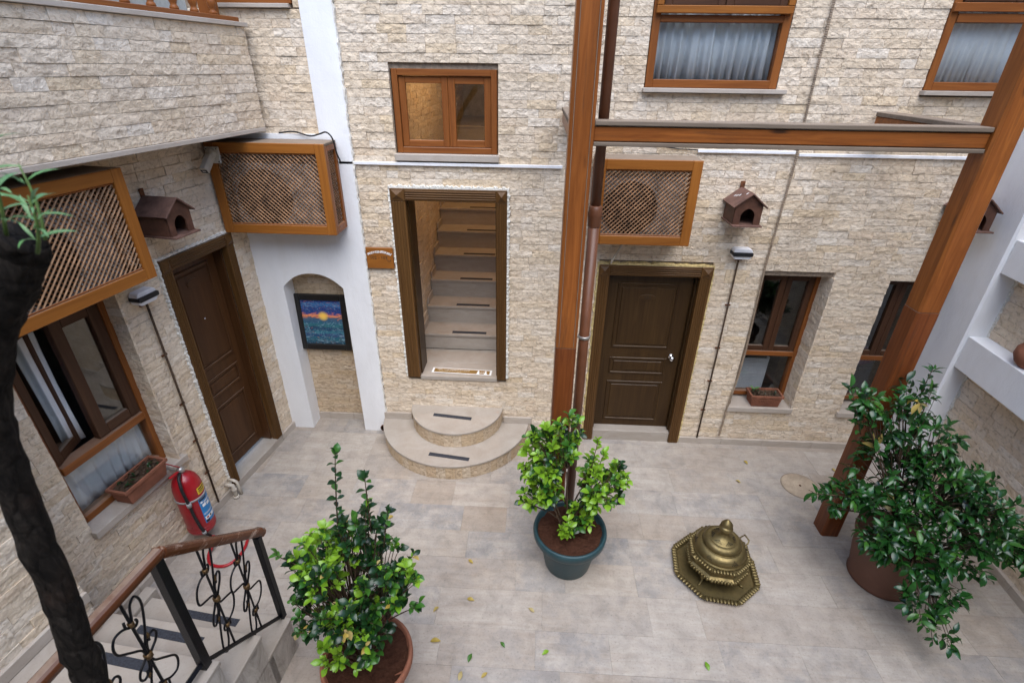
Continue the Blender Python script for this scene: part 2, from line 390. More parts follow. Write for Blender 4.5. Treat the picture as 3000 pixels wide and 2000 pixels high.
# ------------------------------------------------------------------ mesh helpers
class MB:
    def __init__(s): s.v = []; s.f = []; s.sm = []
    def add(s, vs, fs, smooth=False):
        o = len(s.v); s.v += [tuple(v) for v in vs]
        s.f += [tuple(i + o for i in f) for f in fs]; s.sm += [smooth] * len(fs); return s
    def box(s, x0, x1, y0, y1, z0, z1):
        vs = [(x, y, z) for z in (z0, z1) for y in (y0, y1) for x in (x0, x1)]
        return s.add(vs, [(0, 2, 3, 1), (4, 5, 7, 6), (0, 1, 5, 4), (2, 6, 7, 3), (0, 4, 6, 2), (1, 3, 7, 5)])
    def prism(s, pts, a0, a1, plane='xz'):
        """polygon pts (counter-clockwise seen from the a0 side) pushed from a0 to a1"""
        n = len(pts)
        mk = {'xz': lambda p, a: (p[0], a, p[1]), 'xy': lambda p, a: (p[0], p[1], a), 'yz': lambda p, a: (a, p[0], p[1])}[plane]
        vs = [mk(p, a0) for p in pts] + [mk(p, a1) for p in pts]
        fs = [tuple(range(n)), tuple(range(2 * n - 1, n - 1, -1))]
        fs += [(i, i + n, (i + 1) % n + n, (i + 1) % n) for i in range(n)]
        return s.add(vs, fs)
    def tube(s, pts, rad, seg=8, smooth=True, cap=True):
        pts = [Vector(p) for p in pts]; n = len(pts)
        if isinstance(rad, (int, float)): rad = [rad] * n
        vs = []; up = Vector((0, 0, 1)); t0 = (pts[1] - pts[0]).normalized()
        if abs(t0.dot(up)) > .95: up = Vector((1, 0, 0))
        nrm = (up - t0 * up.dot(t0)).normalized()
        for i in range(n):
            t = ((pts[min(i + 1, n - 1)] - pts[max(i - 1, 0)])).normalized()
            nrm = (nrm - t * nrm.dot(t))
            nrm = nrm.normalized() if nrm.length > 1e-6 else Vector((1, 0, 0))
            b = t.cross(nrm)
            for k in range(seg):
                a = 2 * math.pi * k / seg
                vs.append(pts[i] + (nrm * math.cos(a) + b * math.sin(a)) * rad[i])
        fs = [(i * seg + k, i * seg + (k + 1) % seg, (i + 1) * seg + (k + 1) % seg, (i + 1) * seg + k) for i in range(n - 1) for k in range(seg)]
        if cap: fs += [tuple(range(seg - 1, -1, -1)), tuple((n - 1) * seg + k for k in range(seg))]
        return s.add(vs, fs, smooth)
    def lathe(s, prof, seg=32, c=(0, 0), smooth=True, rot=0.0):
        vs = [(c[0] + r * math.cos(rot + 2 * math.pi * k / seg), c[1] + r * math.sin(rot + 2 * math.pi * k / seg), z) for r, z in prof for k in range(seg)]
        n = len(prof)
        fs = [(i * seg + k, i * seg + (k + 1) % seg, (i + 1) * seg + (k + 1) % seg, (i + 1) * seg + k) for i in range(n - 1) for k in range(seg)]
        if prof[0][0] > 1e-5: fs.append(tuple(range(seg - 1, -1, -1)))
        if prof[-1][0] > 1e-5: fs.append(tuple((n - 1) * seg + k for k in range(seg)))
        return s.add(vs, fs, smooth)
    def xf(s, M4, i0=0):
        for i in range(i0, len(s.v)): s.v[i] = tuple(M4 @ Vector(s.v[i]))
        return s
    def mesh(s, name, mat, bevel=0.0, weld=False):
        me = bpy.data.meshes.new(name); me.from_pydata(s.v, [], s.f)
        me.polygons.foreach_set('use_smooth', s.sm)
        if bevel or weld:
            bm = bmesh.new(); bm.from_mesh(me)
            if weld: bmesh.ops.remove_doubles(bm, verts=bm.verts, dist=1e-5)
            if bevel: bmesh.ops.bevel(bm, geom=list(bm.edges), offset=bevel, segments=1, affect='EDGES', clamp_overlap=True)
            bm.to_mesh(me); bm.free()
        me.materials.append(M[mat] if isinstance(mat, str) else mat); me.update(); return me
    def build(s, name, mat, parent=None, bevel=0.0, weld=False, loc=None, rz=0.0):
        return put(name, s.mesh(name, mat, bevel, weld), parent, loc, rz)

def put(name, me, parent=None, loc=None, rz=0.0, scale=None, mat=None):
    o = bpy.data.objects.new(name, me); COL.objects.link(o)
    if parent is not None: o.parent = parent
    if loc is not None: o.location = loc
    if rz: o.rotation_euler = (0, 0, rz)
    if scale is not None: o.scale = scale
    if mat is not None: o.matrix_basis = mat
    return o

def tag(o, label, cat, group=None):
    o['label'] = label; o['category'] = cat
    if group: o['group'] = group
    return o
def thing(name, label, cat, loc=(0, 0, 0), rz=0.0, group=None):
    o = bpy.data.objects.new(name, None); COL.objects.link(o); o.location = loc; o.rotation_euler = (0, 0, rz)
    o.empty_display_size = .1
    return tag(o, label, cat, group)
def struct(o): o['kind'] = 'structure'; return o
def stuff(o): o['kind'] = 'stuff'; return o

def B(parent, name, mat, x0, x1, y0, y1, z0, z1, bevel=.003):
    return MB().box(min(x0, x1), max(x0, x1), min(y0, y1), max(y0, y1), min(z0, z1), max(z0, z1)).build(name, mat, parent, bevel)

def smooth_path(pts, k=6):
    P = [Vector(p) for p in pts]; out = []
    for i in range(len(P) - 1):
        p0, p1, p2, p3 = P[max(0, i - 1)], P[i], P[i + 1], P[min(len(P) - 1, i + 2)]
        for j in range(k):
            t = j / k; out.append(.5 * ((2 * p1) + (-p0 + p2) * t + (2 * p0 - 5 * p1 + 4 * p2 - p3) * t * t + (-p0 + 3 * p1 - 3 * p2 + p3) * t ** 3))
    return out + [P[-1]]

def text_mesh(txt, size, mat, parent, M4, name='lettering', extrude=.0006, align='CENTER', sx=1.0):
    cu = bpy.data.curves.new('txt', 'FONT'); cu.body = txt; cu.size = size; cu.align_x = align; cu.align_y = 'CENTER'
    cu.extrude = extrude; cu.resolution_u = 2
    to = bpy.data.objects.new('txt', cu); COL.objects.link(to)
    dg = bpy.context.evaluated_depsgraph_get()
    me = bpy.data.meshes.new_from_object(to.evaluated_get(dg)); me.name = name
    bpy.data.objects.remove(to); bpy.data.curves.remove(cu)
    me.materials.clear(); me.materials.append(M[mat])
    return put(name, me, parent, mat=M4 @ Matrix.Diagonal((sx, 1, 1, 1)))
# letters on a wall: text x -> wall x, text y -> wall z, facing -y
WALLTXT = Matrix(((1, 0, 0, 0), (0, 0, -1, 0), (0, 1, 0, 0), (0, 0, 0, 1)))
def T(x, y, z): return Matrix.Translation((x, y, z))

# ------------------------------------------------------------------ split-faced stones
rs = random.Random(11)
def unit_stone(rnd, nx=5, nz=3):
    """front at y = -1 (rough), back at y = 0, x and z in -.5 .. .5"""
    mb = MB(); g = []
    lump = [(rnd.uniform(-.5, .5), rnd.uniform(-.5, .5), rnd.uniform(.05, .16), rnd.uniform(-.12, .08)) for _ in range(7)]
    for j in range(nz + 1):
        for i in range(nx + 1):
            x = -.5 + i / nx; z = -.5 + j / nz
            e = min(.5 - abs(x), .5 - abs(z))
            y = -.86 + rnd.uniform(-.03, .03)
            for lx, lz, lr, la in lump:
                d2 = ((x - lx) ** 2 + (z - lz) ** 2 * .6) / lr ** 2
                y -= la * math.exp(-d2)
            if e < 1e-6: y = y * .93 - .03 + rnd.uniform(-.05, .05)
            xi = x if abs(abs(x) - .5) < 1e-6 else x + rnd.uniform(-.25, .25) / nx
            zi = z if abs(abs(z) - .5) < 1e-6 else z + rnd.uniform(-.25, .25) / nz
            g.append((xi, max(-1.1, min(-.6, y)), zi))
    mb.v = g
    W1 = nx + 1
    for j in range(nz):
        for i in range(nx):
            a = j * W1 + i
            q = (a, a + 1, a + W1 + 1, a + W1)
            if (i + j) % 2: mb.f += [(q[0], q[1], q[2]), (q[0], q[2], q[3])]
            else: mb.f += [(q[0], q[1], q[3]), (q[1], q[2], q[3])]
    ring = [i for i in range(W1)] + [j * W1 + nx for j in range(1, nz + 1)] + [nz * W1 + i for i in range(nx - 1, -1, -1)] + [j * W1 for j in range(nz - 1, 0, -1)]
    n0 = len(mb.v)
    for i in ring: mb.v.append((mb.v[i][0], 0, mb.v[i][2]))
    L = len(ring)
    for k in range(L):
        mb.f.append((ring[k], n0 + k, n0 + (k + 1) % L, ring[(k + 1) % L]))
    mb.sm = [False] * len(mb.f)
    return mb
STONES = []
for k in range(14):
    u = unit_stone(rs); STONES.append((u.mesh('stone', 'stone'), np.array(u.v), u.f, u.mesh('stone', 'grimy')))

def stones_fill(x0, x1, z0, z1, openings, course, seed, depth=.034, wmin=.085, wmax=.30, y=.034):
    """records (cx, y, cz, w, depth, h, variant, flip, rotz) that fill a wall face with coursed stones"""
    rnd = random.Random(seed); recs = []; z = z0
    n = max(1, round((z1 - z0) / course)); hs = [rnd.uniform(.93, 1.07) for _ in range(n)]; k = (z1 - z0) / sum(hs)
    for i in range(n):
        h = hs[i] * k; za, zb = z, z + h; z = zb
        iv = [(x0, x1)]
        for (a, b, c, d) in openings:
            if zb <= c + .012 or za >= d - .012: continue
            nv = []
            for (p, q) in iv:
                if b <= p or a >= q: nv.append((p, q)); continue
                if a - p > .015: nv.append((p, a))
                if q - b > .015: nv.append((b, q))
            iv = nv
        for (p, q) in iv:
            x = p
            while x < q - 1e-4:
                w = rnd.choice((rnd.uniform(wmin, wmin * 2), rnd.uniform(wmin * 1.6, wmax), rnd.uniform(wmin * 1.6, wmax)))
                if q - x - w < wmin * .8: w = q - x
                recs.append((x + w / 2, y, (za + zb) / 2, w - rnd.uniform(.0008, .0025), depth * rnd.uniform(.86, 1.16), h - rnd.uniform(.0014, .0034),
                             rnd.randrange(len(STONES)), rnd.random() < .5, rnd.uniform(-.012, .012)))
                x += w
    return recs

def stones_place(parent, recs, limit=300, grimy=False):
    """the stones that show largest become parts, the rest one joined part; a record may carry a matrix into the parent's frame"""
    bpy.context.view_layer.update()
    PM = parent.matrix_world.copy(); sized = []
    for r in recs:
        bm4 = r[9] if len(r) > 9 else Matrix.Identity(4)
        L = bm4 @ T(r[0], r[1], r[2]) @ Matrix.Rotation(r[8], 4, 'Z') @ Matrix.Diagonal((-r[3] if r[7] else r[3], r[4], r[5], 1))
        if r[7]: L = bm4 @ T(r[0], r[1], r[2]) @ Matrix.Rotation(r[8], 4, 'Z') @ Matrix.Diagonal((r[3], r[4], r[5], 1))
        Wp = (PM @ L).translation; p = proj(Wp); sc = 0
        if p and -40 < p[0] < 3040 and -40 < p[1] < 2040:
            nrm = ((PM @ bm4).to_3x3() @ Vector((0, -1, 0))).normalized(); vd = (CAM - Wp)
            sc = max(0, nrm.dot(vd.normalized())) * r[3] * r[5] / vd.length_squared
        sized.append((sc, L, r[6]))
    sized.sort(key=lambda a: -a[0])
    for sc, L, vi in sized[:limit]:
        put('stone', STONES[vi][3 if grimy else 0], parent, mat=L)
    rest = sized[limit:]
    if rest:
        vs = []; fs = []; ti = []; o = 0; rr = random.Random(5)
        for sc, L, vi in rest:
            a = np.array(L); P = STONES[vi][1] @ a[:3, :3].T + a[:3, 3]
            vs.append(P); fs += [tuple(i + o for i in f) for f in STONES[vi][2]]
            ti += [rr.random()] * len(STONES[vi][2]); o += len(P)
        me = bpy.data.meshes.new('stones'); me.from_pydata(np.vstack(vs).tolist(), [], fs)
        at = me.attributes.new('tint', 'FLOAT', 'FACE'); at.data.foreach_set('value', ti)
        me.materials.append(M['grimy' if grimy else 'stone'])
        stuff(put('stone_courses', me, parent))

def wall_core(x0, x1, z0, z1, openings, y0, y1):
    """solid wall slab with openings, in rectangular cells"""
    xs = sorted({x0, x1} | {min(max(v, x0), x1) for o in openings for v in o[:2]})
    zs = sorted({z0, z1} | {min(max(v, z0), z1) for o in openings for v in o[2:]})
    mb = MB()
    solid = lambda i, j: 0 <= i < len(xs) - 1 and 0 <= j < len(zs) - 1 and not any(o[0] < (xs[i] + xs[i + 1]) / 2 < o[1] and o[2] < (zs[j] + zs[j + 1]) / 2 < o[3] for o in openings)
    for i in range(len(xs) - 1):
        for j in range(len(zs) - 1):
            if not solid(i, j): continue
            a, b, c, d = xs[i], xs[i + 1], zs[j], zs[j + 1]
            mb.add([(a, y0, c), (b, y0, c), (b, y0, d), (a, y0, d)], [(0, 1, 2, 3)])
            mb.add([(a, y1, c), (b, y1, c), (b, y1, d), (a, y1, d)], [(3, 2, 1, 0)])
            if not solid(i - 1, j): mb.add([(a, y0, c), (a, y0, d), (a, y1, d), (a, y1, c)], [(0, 1, 2, 3)])
            if not solid(i + 1, j): mb.add([(b, y0, c), (b, y1, c), (b, y1, d), (b, y0, d)], [(0, 1, 2, 3)])
            if not solid(i, j - 1): mb.add([(a, y0, c), (a, y1, c), (b, y1, c), (b, y0, c)], [(0, 1, 2, 3)])
            if not solid(i, j + 1): mb.add([(a, y0, d), (b, y0, d), (b, y1, d), (a, y1, d)], [(0, 1, 2, 3)])
    return mb

LROT = math.atan2(.98978, .1426)          # frame of the left wall: x runs to the far corner, y into the wall
LORG = Vector((-2.86, 0, 0))
RA = R(3.5); RROT = math.atan2(-math.cos(RA), -math.sin(RA))
RORG = Vector((4.27, 0, 0))

# ------------------------------------------------------------------ ground and courtyard floor
struct(MB().box(-40, 40, -40, 40, -.6, -.10).build('ground', 'grout'))
floor_o = struct(MB().box(-3.6, 5.2, -6.2, .5, -.08, -.006).build('courtyard_floor', 'grout'))
rows = [.42, -.088, -.47, -.825, -1.154, -1.464, -1.762, -2.065, -2.40, -2.70, -3.02, -3.34, -3.66, -3.98, -4.30, -4.7, -5.1, -5.6]
rt = random.Random(23)
TILES = [MB().box(-.5, .5, -.5, .5, -1, 0).mesh('tile', 'tile') for _ in range(1)]
for a, b in zip(rows[:-1], rows[1:]):
    x = -3.5 + rt.uniform(-.3, 0)
    while x < 4.9:
        w = rt.choice((.3, .42, .55, .61, .61, .76, .9)) * rt.uniform(.93, 1.05)
        me = MB().box(-w / 2 + .0004, w / 2 - .0004, -(a - b) / 2 + .0004, (a - b) / 2 - .0004, -.03, 0).mesh('tile', 'tile', .0005)
        o = put('tile', me, floor_o, loc=(x + w / 2, (a + b) / 2, rt.uniform(-.0015, .0008)))
        o.rotation_euler = (rt.uniform(-.0012, .0012), rt.uniform(-.0012, .0012), rt.uniform(-.001, .001))
        x += w

# ------------------------------------------------------------------ main wall
OPEN_MAIN = [(-1.30, -.36, 3.13, 3.88), (-1.385, -.275, .785, 2.885), (.645, 1.765, -.1, 2.188), (2.265, 2.955, .50, 2.108),
             (3.50, 4.05, .48, 2.10), (.872, 1.972, 3.745, 5.25), (3.152, 4.06, 3.755, 5.25)]
CORE_MAIN = [(-1.295, -.365, 3.13, 3.87), (-1.25, -.37, .74, 2.76), (.74, 1.67, -.05, 2.09), (2.29, 2.955, .50, 2.105),
             (3.505, 4.05, .48, 2.095), (.88, 1.965, 3.75, 5.2), (3.16, 4.055, 3.76, 5.2)]
main = thing('stone_wall', 'long pale split stone wall with two brown doorways and five windows', 'wall')
wall_core(-1.70, 4.25, -.05, 6.4, CORE_MAIN, .034, .30).build('masonry', 'mortar', main)
recs = stones_fill(-1.695, 4.085, .085, 5.6, OPEN_MAIN, .067, 3)
# stone lined reveals beside the deep lower windows
for (xr, z0, z1) in ((2.955, .50, 2.105), (4.05, .48, 2.095)):
    base = T(xr, 0, 0) @ Matrix(((0, 1, 0, 0), (-1, 0, 0, 0), (0, 0, 1, 0), (0, 0, 0, 1)))
    recs += [r + (base,) for r in stones_fill(-.205, .03, z0 + .03, z1, [], .067, 31, .02, .08, .2, .0)]
stones_place(main, recs, 300)
# skirting stones along the foot of the wall
rk = random.Random(4)
for (a, b) in ((-1.69, -1.46), (-.24, .64), (1.775, 4.08)):
    x = a
    while x < b - .02:
        w = min(rk.uniform(.45, .75), b - x)
        B(main, 'skirting', 'sill', x + .001, x + w - .001, -.022, .034, -.02, .083, .003); x += w

# section of wall behind the balcony end
W2 = thing('upper_stone_wall', 'narrow stone wall section beside the white pilaster, below a dark wooden board', 'wall')
wall_core(-2.95, -1.985, 3.0, 4.35, [], .034, .28).build('masonry', 'mortar', W2)
stones_place(W2, stones_fill(-2.93, -1.98, 3.05, 4.29, [], .069, 8), 300)
B(W2, 'coping', 'sill', -2.75, -2.06, -.035, .2, 4.295, 4.325, .003)
B(W2, 'board', 'frameX', -2.75, -2.045, -.012, .05, 4.326, 4.62, .003)
stones_place(W2, stones_fill(-2.04, -1.98, 4.30, 5.0, [], .069, 9), 60)

# white plaster pilaster with the arched niche
pil = thing('plaster_pilaster', 'white plastered pilaster with an arched niche, rising beside the stone doorway', 'pilaster')
mb = MB(); XA, XB, ZS, ZT = -2.615, -1.98, 1.845, .155
YF, YB = -.022, .19
def panel(x0, x1, za0, za1, zb0, zb1):      # quad strip, front + back
    mb.add([(x0, YF, za0), (x1, YF, zb0), (x1, YF, zb1), (x0, YF, za1)], [(0, 1, 2, 3)])
    mb.add([(x0, YB, za0), (x1, YB, zb0), (x1, YB, zb1), (x0, YB, za1)], [(3, 2, 1, 0)])
ztop = 3.34
panel(-2.96, XA, -.02, ztop, -.02, ztop)
panel(XB, -1.70, -.02, ztop, -.02, ztop); panel(-1.977, -1.70, ztop, 6.3, ztop, 6.3)
NA = 28
arch = [(XA + (XB - XA) * i / NA, ZS + ZT * (1 - abs(2 * i / NA - 1) ** 2.3)) for i in range(NA + 1)]
for (p, q) in zip(arch[:-1], arch[1:]):
    panel(p[0], q[0], p[1], ztop, q[1], ztop)
    mb.add([(p[0], YF, p[1]), (p[0], YB, p[1]), (q[0], YB, q[1]), (q[0], YF, q[1])], [(0, 1, 2, 3)])
mb.add([(XA, YF, -.02), (XA, YB, -.02), (XA, YB, ZS), (XA, YF, ZS)], [(0, 1, 2, 3)])
mb.add([(XB, YF, -.02), (XB, YB, -.02), (XB, YB, ZS), (XB, YF, ZS)], [(3, 2, 1, 0)])
mb.add([(-1.70, YF, -.02), (-1.70, YF, 6.3), (-1.70, YB, 6.3), (-1.70, YB, -.02)], [(3, 2, 1, 0)])
mb.add([(-1.977, YF, ztop), (-1.977, YF, 6.3), (-1.977, YB, 6.3), (-1.977, YB, ztop)], [(0, 1, 2, 3)])
mb.add([(-2.96, YF, ztop), (-1.977, YF, ztop), (-1.977, YB, ztop), (-2.96, YB, ztop)], [(0, 1, 2, 3)])
mb.build('plaster_face', 'plaster', pil)
# chipped plaster along the edge against the stone
def caulk(parent, pts, w, mat, name, y0=-.026, y1=.02, jit=.45, seed=1, step=.035):
    """ragged bead along a polyline in the wall plane; every bead piece follows the line with an uneven width"""
    rr = random.Random(seed); P = []
    for (ax, az), (bx_, bz_) in zip(pts[:-1], pts[1:]):
        n = max(1, int(math.hypot(bx_ - ax, bz_ - az) / step))
        P += [(ax + (bx_ - ax) * i / n, az + (bz_ - az) * i / n) for i in range(n)]
    P.append(pts[-1]); vs = []
    for i, p in enumerate(P):
        q0, q1 = P[max(0, i - 1)], P[min(len(P) - 1, i + 1)]
        dx, dz = q1[0] - q0[0], q1[1] - q0[1]; L = math.hypot(dx, dz) or 1
        nx, nz = -dz / L, dx / L; wo = w * (1 + rr.uniform(-jit, jit)); wi = w * .15
        y = y0 + rr.uniform(-.004, .006)
        vs += [(p[0] + nx * wo, y1, p[1] + nz * wo), (p[0] + nx * wo * .7, y, p[1] + nz * wo * .7), (p[0] - nx * wi, y, p[1] - nz * wi), (p[0] - nx * wi, y1, p[1] - nz * wi)]
    fs = [(4 * i + k, 4 * i + k + 1, 4 * i + k + 5, 4 * i + k + 4) for i in range(len(P) - 1) for k in range(3)]
    m = MB().add(vs, fs); return m.build(name, mat, parent)
caulk(pil, [(-1.703, 5.0), (-1.703, .1)], .012, 'caulk', 'plaster_edge', -.024, .02, .9, 3)
pl_back = thing('niche_wall', 'stone faced back wall of the white arched niche', 'wall')
MB().box(-2.75, -1.85, .215, .32, -.05, 2.2).build('masonry', 'mortar', pl_back)
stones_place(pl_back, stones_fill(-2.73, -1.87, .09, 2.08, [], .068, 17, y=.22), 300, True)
x = -2.72
for w in (.24, .3, .3):
    B(pl_back, 'skirting', 'sill', x + .001, x + w - .001, .172, .21, -.02, .088, .003); x += w

# left wall
left = thing('left_stone_wall', 'shaded stone wall under the balcony with the dark left door and window', 'wall', LORG, LROT)
OPEN_L = [(-1.135, -.275, -.05, 2.50), (-2.385, -1.56, .80, 2.42)]
CORE_L = [(-1.06, -.35, -.05, 2.42), (-2.385, -1.56, .80, 2.42)]
wall_core(-5.2, .25, -.05, 3.40, CORE_L, .034, .27).build('masonry', 'mortar', left)
recs = stones_fill(-5.0, .02, .085, 3.36, OPEN_L, .067, 41)
base = T(-1.56, 0, 0) @ Matrix(((0, 1, 0, 0), (-1, 0, 0, 0), (0, 0, 1, 0), (0, 0, 0, 1)))
recs += [r + (base,) for r in stones_fill(-.105, .03, .83, 2.42, [], .067, 33, .02, .07, .12, .0)]
stones_place(left, recs, 300)
x = -2.9
while x < -1.15:
    w = min(.6, -1.15 - x); B(left, 'skirting', 'sill', x + .001, x + w - .001, -.022, .034, -.02, .083, .003); x += w
B(left, 'skirting', 'sill', -.27, -.01, -.022, .034, -.02, .083, .003)
# pier that carries the balcony beside the stair landing
pier = thing('stone_pier', 'stone faced pier beside the stair landing, partly behind the tree trunk', 'pier', LORG, LROT)
MB().box(-5.2, -2.90, -.446, .03, -.05, 3.36).build('masonry', 'mortar', pier)
stones_place(pier, stones_fill(-5.0, -2.855, .05, 3.36, [], .067, 43, y=-.446), 300)
B(pier, 'skirting', 'sill', -5.0, -2.853, -.502, -.448, .855, .935, .003)
# balcony parapet
balc = thing('balcony_parapet', 'solid stone faced balcony parapet with thin coping and wooden balusters on top', 'balcony', LORG, LROT)
MB().box(-5.2, .0, -.386, -.12, 3.385, 4.155).build('masonry', 'mortar', balc)
MB().box(-5.2, .25, -.12, .27, 3.385, 3.52).build('floor_slab', 'dark', balc)
stones_place(balc, stones_fill(-5.0, .0, 3.40, 4.155, [],   .0686, 47, .036, .11, .36, y=-.386), 300)
B(balc, 'edge_strip', 'sill', -5.2, .005, -.428, -.12, 3.365, 3.398, .003)
B(balc, 'coping', 'sill', -5.2, .02, -.44, -.10, 4.157, 4.188, .003)
B(balc, 'base_rail', 'frameX', -5.2, -.03, -.405, -.33, 4.189, 4.222, .004)
bal_prof = [(.030, 0), (.034, .008), (.030, .02), (.022, .03), (.026, .042), (.033, .06), (.036, .08), (.030, .1), (.022, .112), (.025, .12), (.030, .13), (.026, .15), (.034, .24), (.028, .4), (.022, .55)]
for s in (.268, .468, .66, .862, 1.07, 1.28, 1.5):
    MB().lathe([(r * .9, z) for r, z in bal_prof], 18).build('baluster', 'frameZ', balc, loc=(-s, -.367, 4.222))
B(balc, 'newel_post', 'frameZ', -.235, -.125, -.315, -.215, 4.19, 4.75, .006)

# right wall, white column and white beams
right = thing('right_stone_wall', 'stone wall on the right, crossed by white plastered beams', 'wall', RORG, RROT)
MB().box(-.1, 5.5, .034, .25, -.05, 5.5).build('masonry', 'mortar', right)
stones_place(right, stones_fill(.44, 5.0, .085, 4.6, [], .075, 51), 300)
x = .44
while x < 4.6:
    B(right, 'skirting', 'sill', x + .001, x + .699, -.03, .034, -.02, .085, .003); x += .7
colm = thing('white_column', 'tall white plastered corner column behind the leaning looking right post', 'column', RORG, RROT)
MB().prism([(-.1, .2), (.44, .2), (.44, -.172), (.425, -.19), (-.1, -.19)][::-1], -.05, 6.3, 'xy').build('plaster_face', 'plaster', colm)
colm['label'] = 'tall white plastered corner column between the stone walls, behind the right timber post'
caulk(colm, [(.443, 3.2), (.443, .3)], .018, 'caulk', 'plaster_edge', -.012, .03, .9, 13, .03)
for z0, z1, lab in ((1.405, 1.735, 'lower white plastered wall beam carrying the round clay jar'), (2.355, 2.66, 'upper white plastered wall beam crossing the right stone wall')):
    bo = MB().box(.442, 5.0, -.16, .03, z0, z1).build('wall_beam', 'plaster', None, .006, loc=RORG, rz=RROT); tag(bo, lab, 'beam', 'white beams on the right wall')
# rear and outer courtyard buildings round the camera, added to leave mainly top light
rear = struct(MB().box(-8, 9, -9.2, -8.9, -.05, 7.5).build('unseen_rear_building', 'core'))
struct(MB().box(-5.6, -4.0, -8.9, 4.0, 3.3, 6.4).build('left_building', 'core'))
struct(MB().box(4.9, 6.0, -8.9, .5, 4.0, 7.0).build('unseen_right_building', 'core'))

# ------------------------------------------------------------------ rooms behind the openings
def room(name, x0, x1, y0, y1, z0, z1, mat='room', org=(0, 0, 0), rz=0.0):
    m = MB().box(x0, x1, y0, y1, z0, z1); m.f = [f[::-1] for f in m.f]
    m.f.pop(2); m.sm.pop(2)                    # open towards the window (low y side)
    return struct(m.build(name, mat, None, loc=org, rz=rz))
room('upper_room', .70, 2.15, .302, 1.8, 3.6, 5.4); room('upper_side_room', 3.0, 4.2, .302, 1.8, 3.6, 5.4)
room('lower_room', 2.10, 4.2, .302, 2.6, .3, 2.3)
room('left_room', -2.6, -1.4, .272, 1.9, .5, 2.6, 'room', LORG, LROT)

# stairwell behind the doorway
st = struct(MB().box(-1.60, -.08, .302, 5.2, .35, 4.9).build('stairwell', 'core'))
st.data.flip_normals()
bm = bmesh.new(); bm.from_mesh(st.data); bm.faces.ensure_lookup_table()
bmesh.ops.delete(bm, geom=[f for f in bm.faces if f.calc_center_median().y < .31], context='FACES'); bm.to_mesh(st.data); bm.free()
sw = thing('stairwell_stone_wall', 'warm lit stone wall inside the stairwell, seen through the doorway', 'wall')
MB().box(-1.58, -1.375, .31, 5.0, .4, 4.85).build('masonry', 'mortar', sw)
base = T(-1.34, 0, 0) @ Matrix(((0, -1, 0, 0), (1, 0, 0, 0), (0, 0, 1, 0), (0, 0, 0, 1)))
stones_place(sw, [r + (base,) for r in stones_fill(.31, 4.9, .5, 4.8, [], .067, 61, y=.034)], 300)
B(sw, 'cover_wall', 'core', -1.34, -1.255, .30, .315, .8, 4.85, 0)
stair = thing('inner_staircase', 'pale stone stair climbing inside the open stone doorway', 'staircase')
B(stair, 'landing', 'slab', -1.335, -.10, .304, .62, .752, .80, .002)
B(stair, 'landing_nosing', 'slab', -1.246, -.376, -.012, .303, .752, .7995, .002)
MB().box(-1.335, -.1, .31, .62, .36, .751).build('landing_core', 'core', stair)
ys = [.62, .957, 1.27, 1.57, 1.87, 2.17, 2.47, 2.77, 3.07, 3.37, 3.67]; zc = .80
hs = [.21, .22, .232, .235, .235, .235, .235, .235, .235, .235]
for i, h in enumerate(hs):
    B(stair, 'riser', 'slab', -1.335, -.10, ys[i] + .012, ys[i] + .03, zc, zc + h - .03, 0)
    tr = B(stair, 'tread', 'slab', -1.335, -.10, ys[i] - .006, ys[i + 1] + .02, zc + h - .03, zc + h, .003)
    B(stair, 'anti_slip_strip', 'strip', -.98 + .012 * i, -.56 + .012 * i, ys[i] + .03, ys[i] + .085, zc + h + .0005, zc + h + .003, 0)
    zc += h
    # stone skirting that follows the flight on the left wall
    B(stair, 'skirting', 'sill', -1.336, -1.318, ys[i] + .031, ys[i + 1] + .01, zc + .0005, zc + .09, .002)
B(stair, 'upper_floor', 'slab', -1.335, -.1, 3.69, 5.1, zc - .05, zc, 0)
B(stair, 'anti_slip_strip', 'strip', -1.10, -.50, .06, .115, .8005, .803, 0)
lampo = thing('stairwell_lamp', 'warm glowing ceiling lamp inside the stairwell', 'lamp', (-.62, 1.35, 4.72))
MB().lathe([(.07, .17), (.075, .12), (.03, .1)], 20).build('base', 'steel', lampo)
MB().lathe([(.0, -.06), (.04, -.05), (.055, 0), (.04, .06), (.025, .1)], 20).build('bulb', 'bulb', lampo)
pl = bpy.data.lights.new('stairwell_light', 'POINT'); pl.energy = 15; pl.color = (1.0, .60, .27); pl.shadow_soft_size = .08
po = bpy.data.objects.new('stairwell_light', pl); COL.objects.link(po); po.parent = lampo; po.location = (0, 0, -.14)

